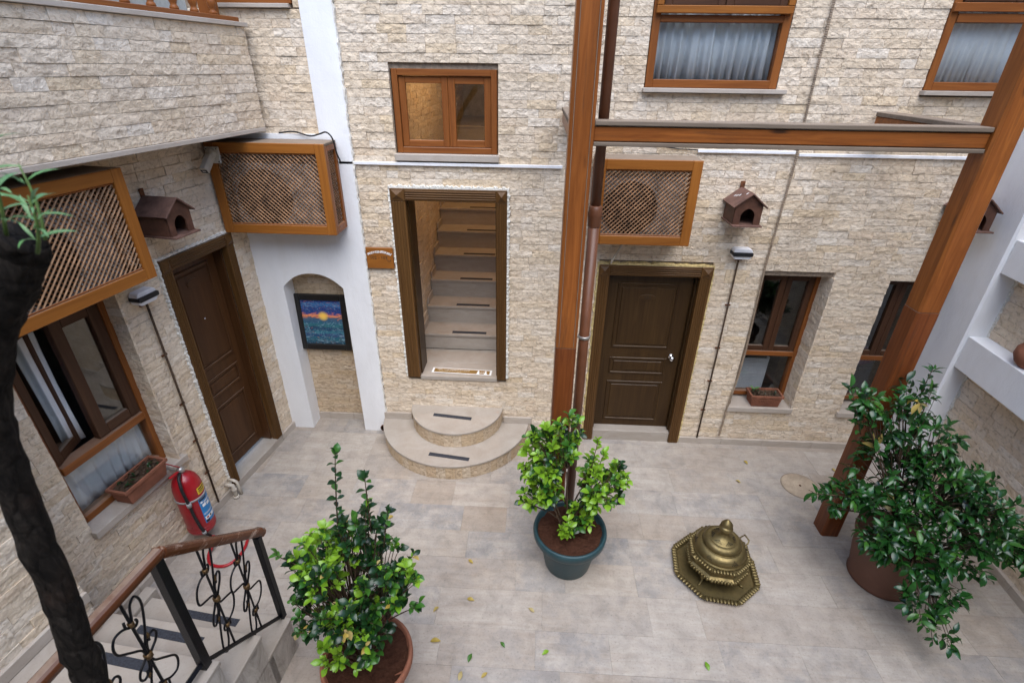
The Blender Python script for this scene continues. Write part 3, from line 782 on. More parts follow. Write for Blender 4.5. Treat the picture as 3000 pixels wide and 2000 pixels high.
# ------------------------------------------------------------------ doors
def casing_v(p, mat, x0, x1, z0, z1, y0=-.03, y1=.04):
    c = B(p, 'casing', mat, x0, x1, y0, y1, z0, z1, .003); w = (x1 - x0)
    for k in range(4):
        a = x0 + w * (.14 + .2 * k); B(c, 'flute', mat, a, a + w * .105, y0 - .008, y0 + .001, z0 + .004, z1 - .004, .003)
    return c
def casing_h(p, mat, x0, x1, z0, z1, y0=-.03, y1=.04):
    c = B(p, 'casing', mat, x0, x1, y0, y1, z0, z1, .003); w = (z1 - z0)
    for k in range(4):
        a = z0 + w * (.14 + .2 * k); B(c, 'flute', mat, x0 + .004, x1 - .004, y0 - .008, y0 + .001, a, a + w * .105, .003)
    return c
def corner_block(p, mat, x0, x1, z0, z1, y0=-.036, y1=.04):
    c = B(p, 'corner_block', mat, x0, x1, y0, y1, z0, z1, .003)
    i = .012; cx, cz = (x0 + x1) / 2, (z0 + z1) / 2
    MB().add([(x0 + i, y0 - .0005, z0 + i), (x1 - i, y0 - .0005, z0 + i), (x1 - i, y0 - .0005, z1 - i), (x0 + i, y0 - .0005, z1 - i), (cx, y0 - .028, cz)],
             [(0, 1, 4), (1, 2, 4), (2, 3, 4), (3, 0, 4), (3, 2, 1, 0)]).build('pyramid', mat, c)
def door_panel(p, mats, x0, x1, z0, z1, y):
    """moulded frame with a raised field on a door leaf whose face is at y"""
    v, h = mats; m = .022
    B(p, 'moulding', v, x0, x0 + m, y - .012, y + .002, z0, z1, .004); B(p, 'moulding', v, x1 - m, x1, y - .012, y + .002, z0, z1, .004)
    B(p, 'moulding', h, x0 + m, x1 - m, y - .0118, y + .002, z0, z0 + m, .004); B(p, 'moulding', h, x0 + m, x1 - m, y - .0118, y + .002, z1 - m, z1, .004)
    MB().box(x0 + .045, x1 - .045, y - .009, y + .002, z0 + .045, z1 - .045).build('field', v, p, .008)

rd = thing('wooden_door', 'dark walnut panel door with a chrome knob and fluted casing', 'door')
casing_v(rd, 'trimZ', .645, .755, .0, 2.075); casing_v(rd, 'trimZ', 1.652, 1.765, .0, 2.075)
casing_h(rd, 'trimX', .755, 1.652, 2.08, 2.185); corner_block(rd, 'trimZ', .645, .755, 2.076, 2.188); corner_block(rd, 'trimZ', 1.652, 1.765, 2.076, 2.188)
leaf = B(rd, 'leaf', 'doorZ', .775, 1.634, .10, .145, .137, 2.06, .003)
for z0, z1 in ((1.20, 1.955), (.865, 1.075), (.225, .765)): door_panel(leaf, ('doorZ', 'doorX'), .875, 1.50, z0, z1, .10)
B(rd, 'jamb', 'doorZ', .757, .773, .041, .2, .0, 2.078, .002); B(rd, 'jamb', 'doorZ', 1.636, 1.651, .041, .2, .0, 2.078, .002)
B(rd, 'jamb', 'doorX', .757, 1.651, .041, .2, 2.062, 2.079, .002)
B(rd, 'threshold', 'slab', .757, 1.651, -.015, .24, -.02, .135, .004)
ov = MB(); n = 28
ov.add([(1.19 + .085 * math.cos(2 * math.pi * k / n), yy, 1.80 + .036 * math.sin(2 * math.pi * k / n)) for yy in (.0965, .084) for k in range(n)],
       [tuple(range(2 * n - 1, n - 1, -1))] + [(k, (k + 1) % n, n + (k + 1) % n, n + k) for k in range(n)])
pq = ov.build('number_plaque', 'doorX', rd)
text_mesh('101', .055, 'ink', pq, T(1.19, .0835, 1.80) @ WALLTXT)
kn = MB().lathe([(.0, .075), (.022, .07), (.03, .055), (.026, .04), (.013, .03), (.013, .012), (.03, .01), (.032, 0)], 24)
kn.xf(T(1.545, .10, 1.10) @ Matrix.Rotation(R(90), 4, 'X')); kn.build('knob', 'chrome', rd)
caulk(rd, [(.643, 0.0), (.643, 2.19), (1.767, 2.19), (1.767, .02)], .018, 'foam', 'foam_seal', -.02, .03, .6, 5, .03)

dw = thing('doorway_frame', 'bronze brown fluted frame around the open stairway doorway', 'door frame')
casing_v(dw, 'trimZ', -1.385, -1.245, .79, 2.765); casing_v(dw, 'trimZ', -.378, -.275, .79, 2.765)
casing_h(dw, 'trimX', -1.245, -.378, 2.77, 2.878); corner_block(dw, 'trimZ', -1.385, -1.245, 2.766, 2.882); corner_block(dw, 'trimZ', -.378, -.275, 2.766, 2.882)
B(dw, 'jamb', 'doorZ', -1.2475, -1.232, .041, .298, .801, 2.77, .002); B(dw, 'jamb', 'doorZ', -.39, -.3725, .041, .298, .801, 2.77, .002)
B(dw, 'jamb', 'doorX', -1.231, -.391, .041, .298, 2.752, 2.768, .002)
caulk(dw, [(-1.388, .80), (-1.388, 2.885), (-.272, 2.885), (-.272, .80)], .026, 'caulk', 'caulk_bead', -.022, .03, .5, 9, .014)

ld = thing('wooden_door', 'brown panel door in the shaded left wall below the small bird house', 'door', LORG, LROT)
casing_v(ld, 'trimZ', -1.13, -1.035, .09, 2.385); casing_v(ld, 'trimZ', -.375, -.28, .09, 2.385)
casing_h(ld, 'trimX', -1.035, -.375, 2.39, 2.49); corner_block(ld, 'trimZ', -1.13, -1.035, 2.386, 2.495); corner_block(ld, 'trimZ', -.375, -.28, 2.386, 2.495)
leaf = B(ld, 'leaf', 'ldoorZ', -1.016, -.392, .13, .17, .137, 2.37, .003)
for z0, z1 in ((1.30, 2.28), (.98, 1.18), (.25, .86)): door_panel(leaf, ('ldoorZ', 'ldoorX'), -.93, -.48, z0, z1, .13)
B(ld, 'jamb', 'ldoorZ', -1.033, -1.018, .041, .22, .1, 2.388, .002); B(ld, 'jamb', 'ldoorZ', -.390, -.376, .041, .22, .1, 2.388, .002)
B(ld, 'jamb', 'ldoorX', -1.033, -.376, .041, .22, 2.372, 2.389, .002)
B(ld, 'threshold', 'slab', -1.125, -.285, -.028, .24, -.02, .088, .004)
ov = MB(); ov.add([(-.72 + .075 * math.cos(2 * math.pi * k / n), yy, 2.14 + .045 * math.sin(2 * math.pi * k / n)) for yy in (.127, .115) for k in range(n)],
       [tuple(range(2 * n - 1, n - 1, -1))] + [(k, (k + 1) % n, n + (k + 1) % n, n + k) for k in range(n)])
ov.build('number_plaque', 'ldoorX', ld)
MB().lathe([(.008, 0), (.008, .006), (.0, .008)], 12).xf(T(-.71, .121, 1.78) @ Matrix.Rotation(R(90), 4, 'X')).build('peephole', 'chrome', ld)
caulk(ld, [(-1.134, .1), (-1.134, 2.5), (-.276, 2.5), (-.276, .1)], .020, 'caulk', 'caulk_bead', -.016, .03, .5, 19, .014)

# ------------------------------------------------------------------ windows
def sash(p, mats, x0, x1, z0, z1, y0, y1, w, name='sash', glass=True):
    v, h = mats
    s = B(p, name, v, x0, x0 + w, y0, y1, z0, z1, .004)
    B(s, 'stile', v, x1 - w, x1, y0, y1, z0, z1, .004)
    B(s, 'rail', h, x0 + w, x1 - w, y0 + .001, y1 - .001, z0, z0 + w, .004); B(s, 'rail', h, x0 + w, x1 - w, y0 + .001, y1 - .001, z1 - w, z1, .004)
    if glass: B(s, 'pane', 'glass', x0 + w - .002, x1 - w + .002, (y0 + y1) / 2 - .002, (y0 + y1) / 2 + .002, z0 + w - .002, z1 - w + .002, 0)
    return s
def frame4(p, mats, x0, x1, z0, z1, y0, y1, w):
    v, h = mats
    B(p, 'frame_stile', v, x0, x0 + w, y0, y1, z0, z1, .004); B(p, 'frame_stile', v, x1 - w, x1, y0, y1, z0, z1, .004)
    B(p, 'frame_rail', h, x0 + w, x1 - w, y0, y1, z0, z0 + w, .004); B(p, 'frame_rail', h, x0 + w, x1 - w, y0, y1, z1 - w, z1, .004)
def curtain(label, x0, x1, z0, z1, y, amp, wl_, seed, org=(0, 0, 0), rz=0.0, gaps=()):
    rr = random.Random(seed); n = int((x1 - x0) / .008); mb = MB(); xs = []
    ph = 0; vs = []
    for i in range(n + 1):
        x = x0 + (x1 - x0) * i / n; ph += 2 * math.pi * .008 / (wl_ * (1 + .5 * math.sin(x * 9 + seed)))
        yy = y + amp * (math.sin(ph) + .35 * math.sin(2.3 * ph + seed))
        for j in range(5):
            t = j / 4; vs.append((x + .012 * math.sin(3 * t + x * 11), yy * 1.0 + amp * .4 * math.sin(ph * .5 + 2 * t) * (1 - t), z0 + (z1 - z0) * t))
    fs = [(i * 5 + j, (i + 1) * 5 + j, (i + 1) * 5 + j + 1, i * 5 + j + 1) for i in range(n) for j in range(4)]
    o = mb.add(vs, fs, True).build('curtain', 'curtain', None, loc=org, rz=rz)
    so = o.modifiers.new('s', 'SOLIDIFY'); so.thickness = .0015
    return tag(o, label, 'curtain')

cw = thing('casement_window', 'small two leaf wooden window above the doorway, warm light inside', 'window')
frame4(cw, ('frameZ', 'frameX'), -1.285, -.372, 3.19, 3.872, .022, .09, .052)
sash(cw, ('frameZ', 'frameX'), -1.231, -.803, 3.244, 3.818, .045, .082, .056)
sash(cw, ('frameZ', 'frameX'), -.801, -.426, 3.244, 3.818, .045, .082, .060)
B(cw, 'sill', 'sill', -1.305, -.352, -.03, .12, 3.128, 3.188, .004)

uw = thing('upper_window', 'wooden window with white gathered curtain and thin stone sill, above the lattice box by the post', 'window')
frame4(uw, ('frameZ', 'frameX'), .878, 1.966, 3.757, 5.2, .0, .08, .062)
B(uw, 'transom', 'frameX', .94, 1.904, .002, .08, 4.225, 4.275, .004)
B(uw, 'pane', 'glass', .93, 1.91, .04, .044, 3.81, 4.23, 0)
fr = B(uw, 'casement', 'oakX', .895, 1.95, -.045, -.001, 4.282, 4.335, .004)
B(fr, 'stile', 'oakZ', .895, .945, -.045, -.002, 4.336, 5.15, .004); B(fr, 'stile', 'oakZ', 1.90, 1.95, -.045, -.002, 4.336, 5.15, .004)
for a, b in ((.95, 1.42), (1.425, 1.895)): sash(fr, ('dkframeZ', 'dkframeX'), a, b, 4.336, 5.12, -.03, .03, .06, 'leaf')
B(uw, 'sill', 'sill', .86, 2.04, -.055, .06, 3.722, 3.755, .003)
curtain('white gathered curtain behind the window above the lattice box by the post', .93, 1.92, 3.77, 5.1, .115, .028, .10, 2)
fw = thing('upper_window', 'wooden window with a flat pleated curtain at the wall end beside the right post', 'window')
frame4(fw, ('frameZ', 'frameX'), 3.158, 4.055, 3.765, 5.2, .0, .08, .062)
B(fw, 'transom', 'frameX', 3.22, 3.993, -.012, .08, 4.24, 4.30, .004)
B(fw, 'transom', 'frameX', 3.16, 4.05, -.03, -.001, 4.31, 4.37, .004)
B(fw, 'pane', 'glass', 3.21, 4.0, .04, .044, 3.82, 4.25, 0)
sash(fw, ('dkframeZ', 'dkframeX'), 3.225, 3.60, 4.375, 5.1, -.02, .03, .06, 'leaf')
sash(fw, ('dkframeZ', 'dkframeX'), 3.605, 3.99, 4.375, 5.1, -.02, .03, .06, 'leaf')
B(fw, 'sill', 'sill', 3.14, 4.08, -.055, .06, 3.73, 3.763, .003)
curtain('flat pleated white curtain behind the window beside the right post', 3.20, 4.02, 3.79, 5.1, .085, .010, .07, 5)

curtain('narrow pale curtain strip behind the open leaf of the left window', -2.16, -2.0, 1.38, 2.38, .24, .012, .08, 9, LORG, LROT)
def low_window(x0, x1, z0, z1, y, label):
    w = thing('lower_window', label, 'window')
    zm = z0 + .53
    frame4(w, ('frameZ', 'frameX'), x0, x1, z0, z1, y, y + .08, .05)
    B(w, 'transom', 'frameX', x0 + .05, x1 - .05, y - .004, y + .08, zm, zm + .055, .004)
    B(w, 'pane', 'glass', x0 + .048, x1 - .048, y + .04, y + .044, z0 + .048, zm, 0)
    xm = (x0 + x1) / 2
    for a, b in ((x0 + .053, xm - .001), (xm + .001, x1 - .053)): sash(w, ('dkframeZ', 'dkframeX'), a, b, zm + .058, z1 - .053, y + .012, y + .06, .058, 'leaf')
    return w
lw = low_window(2.28, 2.95, .575, 2.10, .19, 'deep set brown window with a planter on its stone sill')
B(lw, 'sill', 'sill', 2.243, 2.965, -.03, .27, .482, .545, .004)
lw2 = low_window(3.51, 4.045, .56, 2.09, .19, 'deep set brown window mostly behind the right timber post')
B(lw2, 'sill', 'sill', 3.47, 4.06, -.03, .27, .458, .52, .004)
cu1 = thing('ribbed_heater', 'pale ribbed radiator standing inside the window with the planter', 'radiator', (0, 0, 0))
for k in range(22): B(cu1, 'rib', 'whitep', 2.40, 2.78, .42, .45, .45 + .022 * k, .464 + .022 * k, .003)
B(cu1, 'side_tube', 'whitep', 2.39, 2.415, .43, .46, .31, .95, .004); B(cu1, 'side_tube', 'whitep', 2.765, 2.79, .43, .46, .31, .95, .004)
cs = MB().lathe([(0, 0), (.14, .01), (.2, .06), (.2, .12), (.14, .17), (0, .19)], 24).build('cushion', 'pink', None, loc=(3.86, .62, .85))
tag(cs, 'plum cushion inside the window behind the right post', 'cushion')
B(thing('side_table', 'dark low table under the plum cushion inside the window', 'table', (3.86, .62, .302)), 'table_body', 'dark', -.3, .3, -.2, .25, 0, .545, .01)

lwin = thing('left_window', 'dark brown window in the left wall with one leaf ajar above a planter', 'window', LORG, LROT)
frame4(lwin, ('frameZ', 'frameX'), -2.378, -1.565, .84, 2.415, .10, .19, .055)
B(lwin, 'transom', 'frameX', -2.323, -1.62, .085, .19, 1.30, 1.365, .004)
B(lwin, 'pane', 'glass', -2.325, -1.618, .14, .144, .893, 1.302, 0)
sash(lwin, ('dkframeZ', 'dkframeX'), -1.99, -1.622, 1.37, 2.358, .11, .165, .085, 'leaf')
aj = sash(lwin, ('dkframeZ', 'dkframeX'), .0, .34, 1.37, 2.358, -.025, .025, .075, 'leaf'); aj.location = (-2.32, .14, 0); aj.rotation_euler = (0, 0, R(24))
B(lwin, 'sill', 'sill', -2.40, -1.50, -.045, .2, .775, .838, .004)
curtain('pale curtain hanging inside the dark left window', -2.30, -1.63, .86, 1.34, .20, .012, .10, 8, LORG, LROT)

# ------------------------------------------------------------------ lattice boxes with the air conditioners inside
def slat_mesh(mat):
    # unit length along x, rounded front towards -y
    w, d = .0052, .008
    prof = [(0, -w), (-d * .7, -w * .8), (-d, 0), (-d * .7, w * .8), (0, w)]
    mb = MB(); n = len(prof)
    mb.add([(x, p[0], p[1]) for x in (-.5, .5) for p in prof], [tuple(range(n)), tuple(range(2 * n - 1, n - 1, -1))] + [(i, i + n, (i + 1) % n + n, (i + 1) % n) for i in range(n)])
    return mb.mesh('slat', mat)
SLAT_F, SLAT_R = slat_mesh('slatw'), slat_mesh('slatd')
def lattice(parent, base, x0, x1, z0, z1, y, pitch=.040, lead=1):
    """two layers of crossing diagonal slats in the rectangle; base carries the panel frame into the parent"""
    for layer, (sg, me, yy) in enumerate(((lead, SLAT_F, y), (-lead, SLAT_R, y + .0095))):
        c = -(z1 - z0) if sg > 0 else 0
        k = 0; lo, hi = ((x0 - (z1 - z0), x1) if sg > 0 else (x0, x1 + (z1 - z0)))
        xx = lo + pitch / 2
        while xx < hi:
            pts = []                       # line x = xx + sg * (z - z0)
            za, zb = z0, z1; xa, xb = xx, xx + sg * (z1 - z0)
            def cut(xa, za, xb, zb):
                t0, t1 = 0.0, 1.0; dx = xb - xa
                for lim, s in ((x0, 1), (x1, -1)):
                    f0 = (xa - lim) * s; df = dx * s
                    if abs(df) < 1e-9: continue
                    tt = -f0 / df
                    if df > 0: t0 = max(t0, tt)
                    else: t1 = min(t1, tt)
                return (t0, t1)
            t0, t1 = cut(xa, za, xb, zb)
            if t1 - t0 > .02:
                p = Vector((xa + (xb - xa) * t0, yy, za + (zb - za) * t0)); q = Vector((xa + (xb - xa) * t1, yy, za + (zb - za) * t1))
                L = (q - p).length; ang = math.atan2(q.z - p.z, q.x - p.x)
                m4 = base @ T(*((p + q) / 2)) @ Matrix.Rotation(-ang, 4, 'Y') @ Matrix.Diagonal((L, 1, 1, 1))
                put('slat', me, parent, mat=m4)
            xx += pitch
def lattice_box(label, x0, x1, z0, z1, d, org=(0, 0, 0), rz=0.0, side=None, lead=1, top=True):
    p = thing('lattice_box', label, 'lattice box', org, rz, 'wooden lattice boxes on the walls')
    w = .082; y = -d
    B(p, 'frame_stile', 'oakZ', x0, x0 + w, y, y + .03, z0, z1, .004); B(p, 'frame_stile', 'oakZ', x1 - w, x1, y, y + .03, z0, z1, .004)
    B(p, 'frame_rail', 'oakX', x0 + w, x1 - w, y + .0005, y + .03, z0, z0 + w, .004); B(p, 'frame_rail', 'oakX', x0 + w, x1 - w, y + .0005, y + .03, z1 - w, z1, .004)
    m = .012                                # inner bead
    B(p, 'bead', 'frameX', x0 + w, x1 - w, y + .012, y + .028, z0 + w, z0 + w + m, .003); B(p, 'bead', 'frameX', x0 + w, x1 - w, y + .012, y + .028, z1 - w - m, z1 - w, .003)
    lattice(p, Matrix.Identity(4), x0 + w - .005, x1 - w + .005, z0 + w, z1 - w, y + .024, lead=lead)
    if top: B(p, 'top_board', 'weatherX', x0, x1, y + .031, -.034, z1 - .022, z1, .003)
    B(p, 'bottom_board', 'frameX', x0, x1, y + .031, -.034, z0, z0 + .02, .003)
    for s, xs in (('L', x0), ('R', x1)):
        sg = 1 if s == 'L' else -1
        xa, xb = (xs, xs + .025) if s == 'L' else (xs - .025, xs)
        B(p, 'side_stile', 'frameZ', xa, xb, -.08, -.034, z0 + .021, z1 - .023, .003); B(p, 'side_stile', 'frameZ', xa, xb, y + .031, y + .075, z0 + .021, z1 - .023, .003)
        B(p, 'side_rail', 'frameX', xa, xb, y + .076, -.081, z0 + .021, z0 + .07, .003); B(p, 'side_rail', 'frameX', xa, xb, y + .076, -.081, z1 - .07, z1 - .023, .003)
        if s in (side or ''):
            # panel frame: its x runs along the depth, its -y looks outwards
            if s == 'R': base = T(xs - .022, 0, 0) @ Matrix(((0, -1, 0, 0), (1, 0, 0, 0), (0, 0, 1, 0), (0, 0, 0, 1)))
            else: base = T(xs + .022, 0, 0) @ Matrix(((0, 1, 0, 0), (-1, 0, 0, 0), (0, 0, 1, 0), (0, 0, 0, 1)))
            a, b = (y + .07, -.08) if s == 'R' else (.08, d - .07)
            lattice(p, base, a, b, z0 + .065, z1 - .065, 0, lead=lead)
    return p
def air_con(label, x0, x1, z0, z1, y0, y1, org=(0, 0, 0), rz=0.0):
    p = thing('air_conditioner', label, 'air conditioner', org, rz)
    B(p, 'case', 'acgrey', x0, x1, y0, y1, z0, z1, .012)
    cx, cz, r = x0 + (x1 - x0) * .38, (z0 + z1) / 2, (z1 - z0) * .42
    MB().lathe([(r, 0), (r, .004)], 36).xf(T(cx, y0 - .001, cz) @ Matrix.Rotation(R(90), 4, 'X')).build('fan_opening', 'black', p)
    for q in (.25, .5, .75, 1.0):
        pts = [(cx + r * q * math.cos(a), y0 - .012, cz + r * q * math.sin(a)) for a in [2 * math.pi * k / 24 for k in range(25)]]
        MB().tube(pts, .0025, 5, cap=False).build('grille_ring', 'black', p)
    for k in range(8):
        a = math.pi * k / 8
        MB().tube([(cx - r * math.cos(a), y0 - .012, cz - r * math.sin(a)), (cx + r * math.cos(a), y0 - .012, cz + r * math.sin(a))], .0025, 5).build('grille_bar', 'black', p)
    return p
lattice_box('lattice box on the white plaster beside the white camera', -2.885, -1.832, 2.505, 3.298, .33, side='R', lead=-1)
lattice_box('lattice box on the shaded left wall, half behind the tree trunk', -2.75, -1.455, 2.525, 3.285, .33, LORG, LROT, side='R', lead=1)
lattice_box('lattice box above the dark walnut door with the chrome knob', .50, 1.385, 2.49, 3.225, .33, side='', lead=1)
air_con('grey air conditioner inside the lattice box on the white plaster', -2.76, -1.98, 2.535, 3.12, -.26, -.04)
air_con('grey air conditioner inside the lattice box on the left wall', -2.45, -1.62, 2.555, 3.12, -.26, -.04, LORG, LROT)
air_con('grey air conditioner inside the lattice box above the walnut door', .56, 1.27, 2.52, 3.08, -.26, -.04)

# ------------------------------------------------------------------ bird houses
def birdhouse(label, x, z, org=(0, 0, 0), rz=0.0, y0=-.002):
    p = thing('bird_house', label, 'bird house', Vector(org) + Matrix.Rotation(rz, 3, 'Z') @ Vector((x, 0, z)), rz, 'brown bird houses on the walls')
    hw, d, hz, rid = .118, .27, .165, .262
    fy = -d
    # front board with an arched opening
    ow, oz = .06, .085; m = MB(); N = 12
    ar = [(-ow + 2 * ow * i / N, oz + .055 * math.sin(math.pi * i / N) ** .7) for i in range(N + 1)]
    top = lambda xx: rid - (rid - hz) * abs(xx) / hw
    def q(xa, xb, za, zb, ztA, ztB):
        for yy, fl in ((fy, False), (fy + .014, True)):
            f = (0, 1, 2, 3); m.add([(xa, yy, za), (xb, yy, zb), (xb, yy, ztB), (xa, yy, ztA)], [f[::-1] if fl else f])
    q(-hw, -ow, .0, .0, top(-hw), top(-ow)); q(ow, hw, .0, .0, top(ow), top(hw))
    for (a, b) in zip(ar[:-1], ar[1:]):
        q(a[0], b[0], a[1], b[1], top(a[0]), top(b[0]))
        m.add([(a[0], fy, a[1]), (a[0], fy + .014, a[1]), (b[0], fy + .014, b[1]), (b[0], fy, b[1])], [(0, 1, 2, 3)])
    for xx in (-ow, ow): m.add([(xx, fy, 0), (xx, fy + .014, 0), (xx, fy + .014, oz), (xx, fy, oz)], [(0, 1, 2, 3)])
    m.build('front_board', 'bird', p)
    for sx in (-1, 1):
        B(p, 'side_board', 'bird', sx * hw, sx * (hw - .014), fy + .0145, y0, 0, hz, .002)
    B(p, 'back_board', 'bird', -hw + .0145, hw - .0145, y0 - .014, y0, 0, hz, .002)
    B(p, 'floor_board', 'birdroof', -hw - .012, hw + .012, fy - .045, y0, -.014, -.0005, .002)
    sl_ = math.atan2(rid - hz, hw); L = .185
    for sx in (-1, 1):
        r = MB().box(0, L, fy - .03, y0, 0, .012)
        r.xf(T(0, 0, rid + .004) @ (Matrix.Rotation(sl_, 4, 'Y') if sx > 0 else Matrix.Rotation(math.pi - sl_, 4, 'Y') @ T(0, 0, -.012)))
        r.build('roof_board', 'birdroof', p, .002)
    B(p, 'hanger', 'rust', -.02, .02, -.008, -.002, rid, rid + .065, .001)
    return p
birdhouse('bird house with droppings on its roof, above the sunny wall lamp', 1.868, 2.685)
birdhouse('bird house at the end of the wall, mostly behind the right post', 3.845, 2.685)
birdhouse('bird house on the shaded wall above the left door', -1.055, 2.725, LORG, LROT)
# bird droppings on the first roof
dp = MB()
for k, (u, v) in enumerate(((-.09, -.12), (-.075, -.15), (-.03, -.22), (-.10, -.09))):
    sl_ = math.atan2(.097, .118)
    c = Vector((1.868 + u * math.cos(sl_), v, 2.685 + .262 + .0175 + u * math.sin(sl_) ))
    dp.lathe([(.012, 0), (.008, .002), (0, .003)], 9, smooth=False).xf(T(*c) @ Matrix.Rotation(-sl_, 4, 'Y') @ Matrix.Diagonal((1.6, .7, 1, 1)), len(dp.v) - 27)
tag(dp.build('bird_droppings', 'white'), 'white bird droppings on a bird house roof', 'droppings')

# ------------------------------------------------------------------ wall lamps, conduits, cables
def wall_lamp(label, x, z, org=(0, 0, 0), rz=0.0):
    p = thing('wall_lamp', label, 'wall lamp', Vector(org) + Matrix.Rotation(rz, 3, 'Z') @ Vector((x, 0, z)), rz, 'bulkhead wall lamps')
    def rr(w, h, r, n=5):
        pts = []
        for cx, cz, a0 in ((w - r, -h + r, -90), (w - r, h - r, 0), (-w + r, h - r, 90), (-w + r, -h + r, 180)):
            pts += [(cx + r * math.cos(R(a0 + 90 * k / n)), cz + r * math.sin(R(a0 + 90 * k / n))) for k in range(n + 1)]
        return pts
    MB().prism(rr(.088, .052, .03), -.085, -.004).build('diffuser', 'whitep', p, .004)
    MB().prism(rr(.094, .019, .012), -.1, -.002).build('band', 'black', p, .003)
    B(p, 'mount', 'rust', -.03, .03, -.02, -.001, -.085, -.06, .002)
    return p
wall_lamp('lamp on the sunny wall under the bird house with droppings', 1.985, 2.35)
wall_lamp('lamp under the lattice box on the shaded left wall', -1.375, 2.305, LORG, LROT)
def conduit(label, x, z0, z1, org=(0, 0, 0), rz=0.0, mat='black'):
    p = thing('lamp_conduit', label, 'conduit', Vector(org) + Matrix.Rotation(rz, 3, 'Z') @ Vector((x, 0, z0)), rz, 'conduits below the wall lamps')
    MB().tube([(0, -.016, 0), (.004, -.016, (z1 - z0) * .5), (-.002, -.016, z1 - z0)], .009, 8).build('tube', mat, p)
    for t in (.18, .36, .55, .78): B(p, 'clip', 'rust', -.026, .026, -.012, -.001, (z1 - z0) * t - .008, (z1 - z0) * t + .008, .001)
conduit('dark conduit running from the wall lamp down to the skirting beside the walnut door', 1.985, .085, 2.27, mat='stem')
conduit('dark conduit running down the shaded wall beside the left door', -1.345, .085, 2.23, LORG, LROT, mat='stem')
fx = [(2.244, 4.6), (2.25, 3.97), (2.262, 3.48), (2.275, 3.17), (2.262, 2.6), (2.253, 2.216), (2.262, 1.85), (2.28, 1.3), (2.275, .95), (2.245, .58), (2.232, .12)]
pts = []
for (a, b) in zip(fx[:-1], fx[1:]):
    n = max(2, int(abs(a[1] - b[1]) / .008))
    pts += [(a[0] + (b[0] - a[0]) * k / n, -.018, a[1] + (b[1] - a[1]) * k / n) for k in range(n)]
fxo = MB().tube(pts, [.0115 if (k % 2) else .0085 for k in range(len(pts))], 7, smooth=False).build('corrugated_hose', 'flex')
tag(fxo, 'thin beige corrugated hose running down the wall beside the windows', 'hose')
def trunk(label, x0, x1, z):
    o = MB().box(x0, x1, -.022, -.002, z - .0135, z + .0135).build('cable_trunking', 'duct', None, .003); tag(o, label, 'trunking', 'white cable trunking')
trunk('white cable trunking under the small window above the doorway', -1.835, .226, 3.100)
trunk('white cable trunking behind the timber beam, left of the corrugated hose', 1.412, 2.258, 3.262)
trunk('white cable trunking behind the timber beam, right of the corrugated hose', 2.292, 3.80, 3.245)
cab = MB().tube(smooth_path([(-2.35, -.01, 3.345), (-2.2, -.03, 3.36), (-2.05, -.06, 3.33), (-1.95, -.09, 3.35), (-1.87, -.12, 3.37), (-1.815, -.14, 3.32), (-1.812, -.10, 3.2), (-1.815, -.03, 3.115)]), .007, 7).build('black_cable', 'black')
tag(cab, 'black cable looping from the balcony over the lattice box to the trunking', 'cable')
cab2 = MB().tube([(.50, -.012, 3.37), (.75, -.012, 3.34), (1.0, -.012, 3.30), (1.25, -.012, 3.275), (1.41, -.012, 3.268)], .005, 7).build('black_cable', 'black')
tag(cab2, 'thin dark cable sagging along the wall above the walnut door lattice box', 'cable')
hose = MB().tube([(.86, -.05, 2.50), (.84, -.06, 2.42), (.80, -.06, 2.33), (.765, -.05, 2.25), (.75, -.045, 2.21)], .011, 8).build('drain_hose', 'beigep')
tag(hose, 'pale drain hose between the lattice box and the walnut door frame', 'hose')

# ------------------------------------------------------------------ timber frame and down pipe
tf = thing('timber_frame', 'tall varnished timber frame of two posts and a cross beam in the courtyard', 'frame')
def post(x0, x1, y0, y1, z0, z1, mat='postZ'):
    c = .014
    o = MB().prism([(x0 + c, y0), (x1 - c, y0), (x1, y0 + c), (x1, y1 - c), (x1 - c, y1), (x0 + c, y1), (x0, y1 - c), (x0, y0 + c)], z0, z1, 'xy').build('post', mat, tf)
    return o
pA = post(.192, .356, -1.32, -1.155, 1.95, 6.5); pA2 = post(.192, .356, -1.321, -1.154, .0, 1.945, 'lowpost')
pB = post(2.825, 2.985, -1.32, -1.155, 2.35, 6.5); pB2 = post(2.822, 2.987, -1.322, -1.153, .0, 2.346, 'lowpost')
for (xa, xb) in ((.215, .219), (.329, .333)): MB().box(xa, xb, -1.3265, -1.3205, 1.96, 6.5).build('corner_bead', 'weatherZ', pA)
B(tf, 'beam', 'postX', .357, 2.824, -1.285, -1.19, 3.478, 3.566, .004)
B(tf, 'beam_cap', 'weatherX', .357, 2.824, -1.30, -1.175, 3.572, 3.602, .005)
B(tf, 'beam_sole', 'weatherX', .357, 2.824, -1.295, -1.18, 3.448, 3.473, .004)
for x0, x1 in ((.20, .35), (2.83, 2.98)):
    B(tf, 'tie_beam', 'postX', x0, x1, -1.15, -.036, 3.475, 3.566, .004); B(tf, 'tie_cap', 'weatherX', x0 - .008, x1 + .008, -1.15, -.036, 3.5665, 3.60, .004)
dpipe = thing('down_pipe', 'brown plastic rainwater pipe standing behind the left timber post', 'pipe', (.432, -1.095, 0))
MB().tube([(0, 0, -.005), (0, 0, 3.0)], .043, 20).build('lower_pipe', 'pipe', dpipe); MB().tube([(0, 0, 2.98), (0, 0, 6.4)], .0365, 20).build('upper_pipe', 'pipe', dpipe)
MB().lathe([(.043, 2.86), (.047, 2.87), (.05, 2.93), (.054, 2.945), (.054, 2.965), (.05, 2.98), (.05, 3.01), (.037, 3.02)], 24).build('coupling', 'pipe', dpipe)
MB().lathe([(.0435, 1.93), (.05, 1.93), (.05, 1.955), (.0435, 1.955)], 24).build('bracket', 'steel', dpipe)
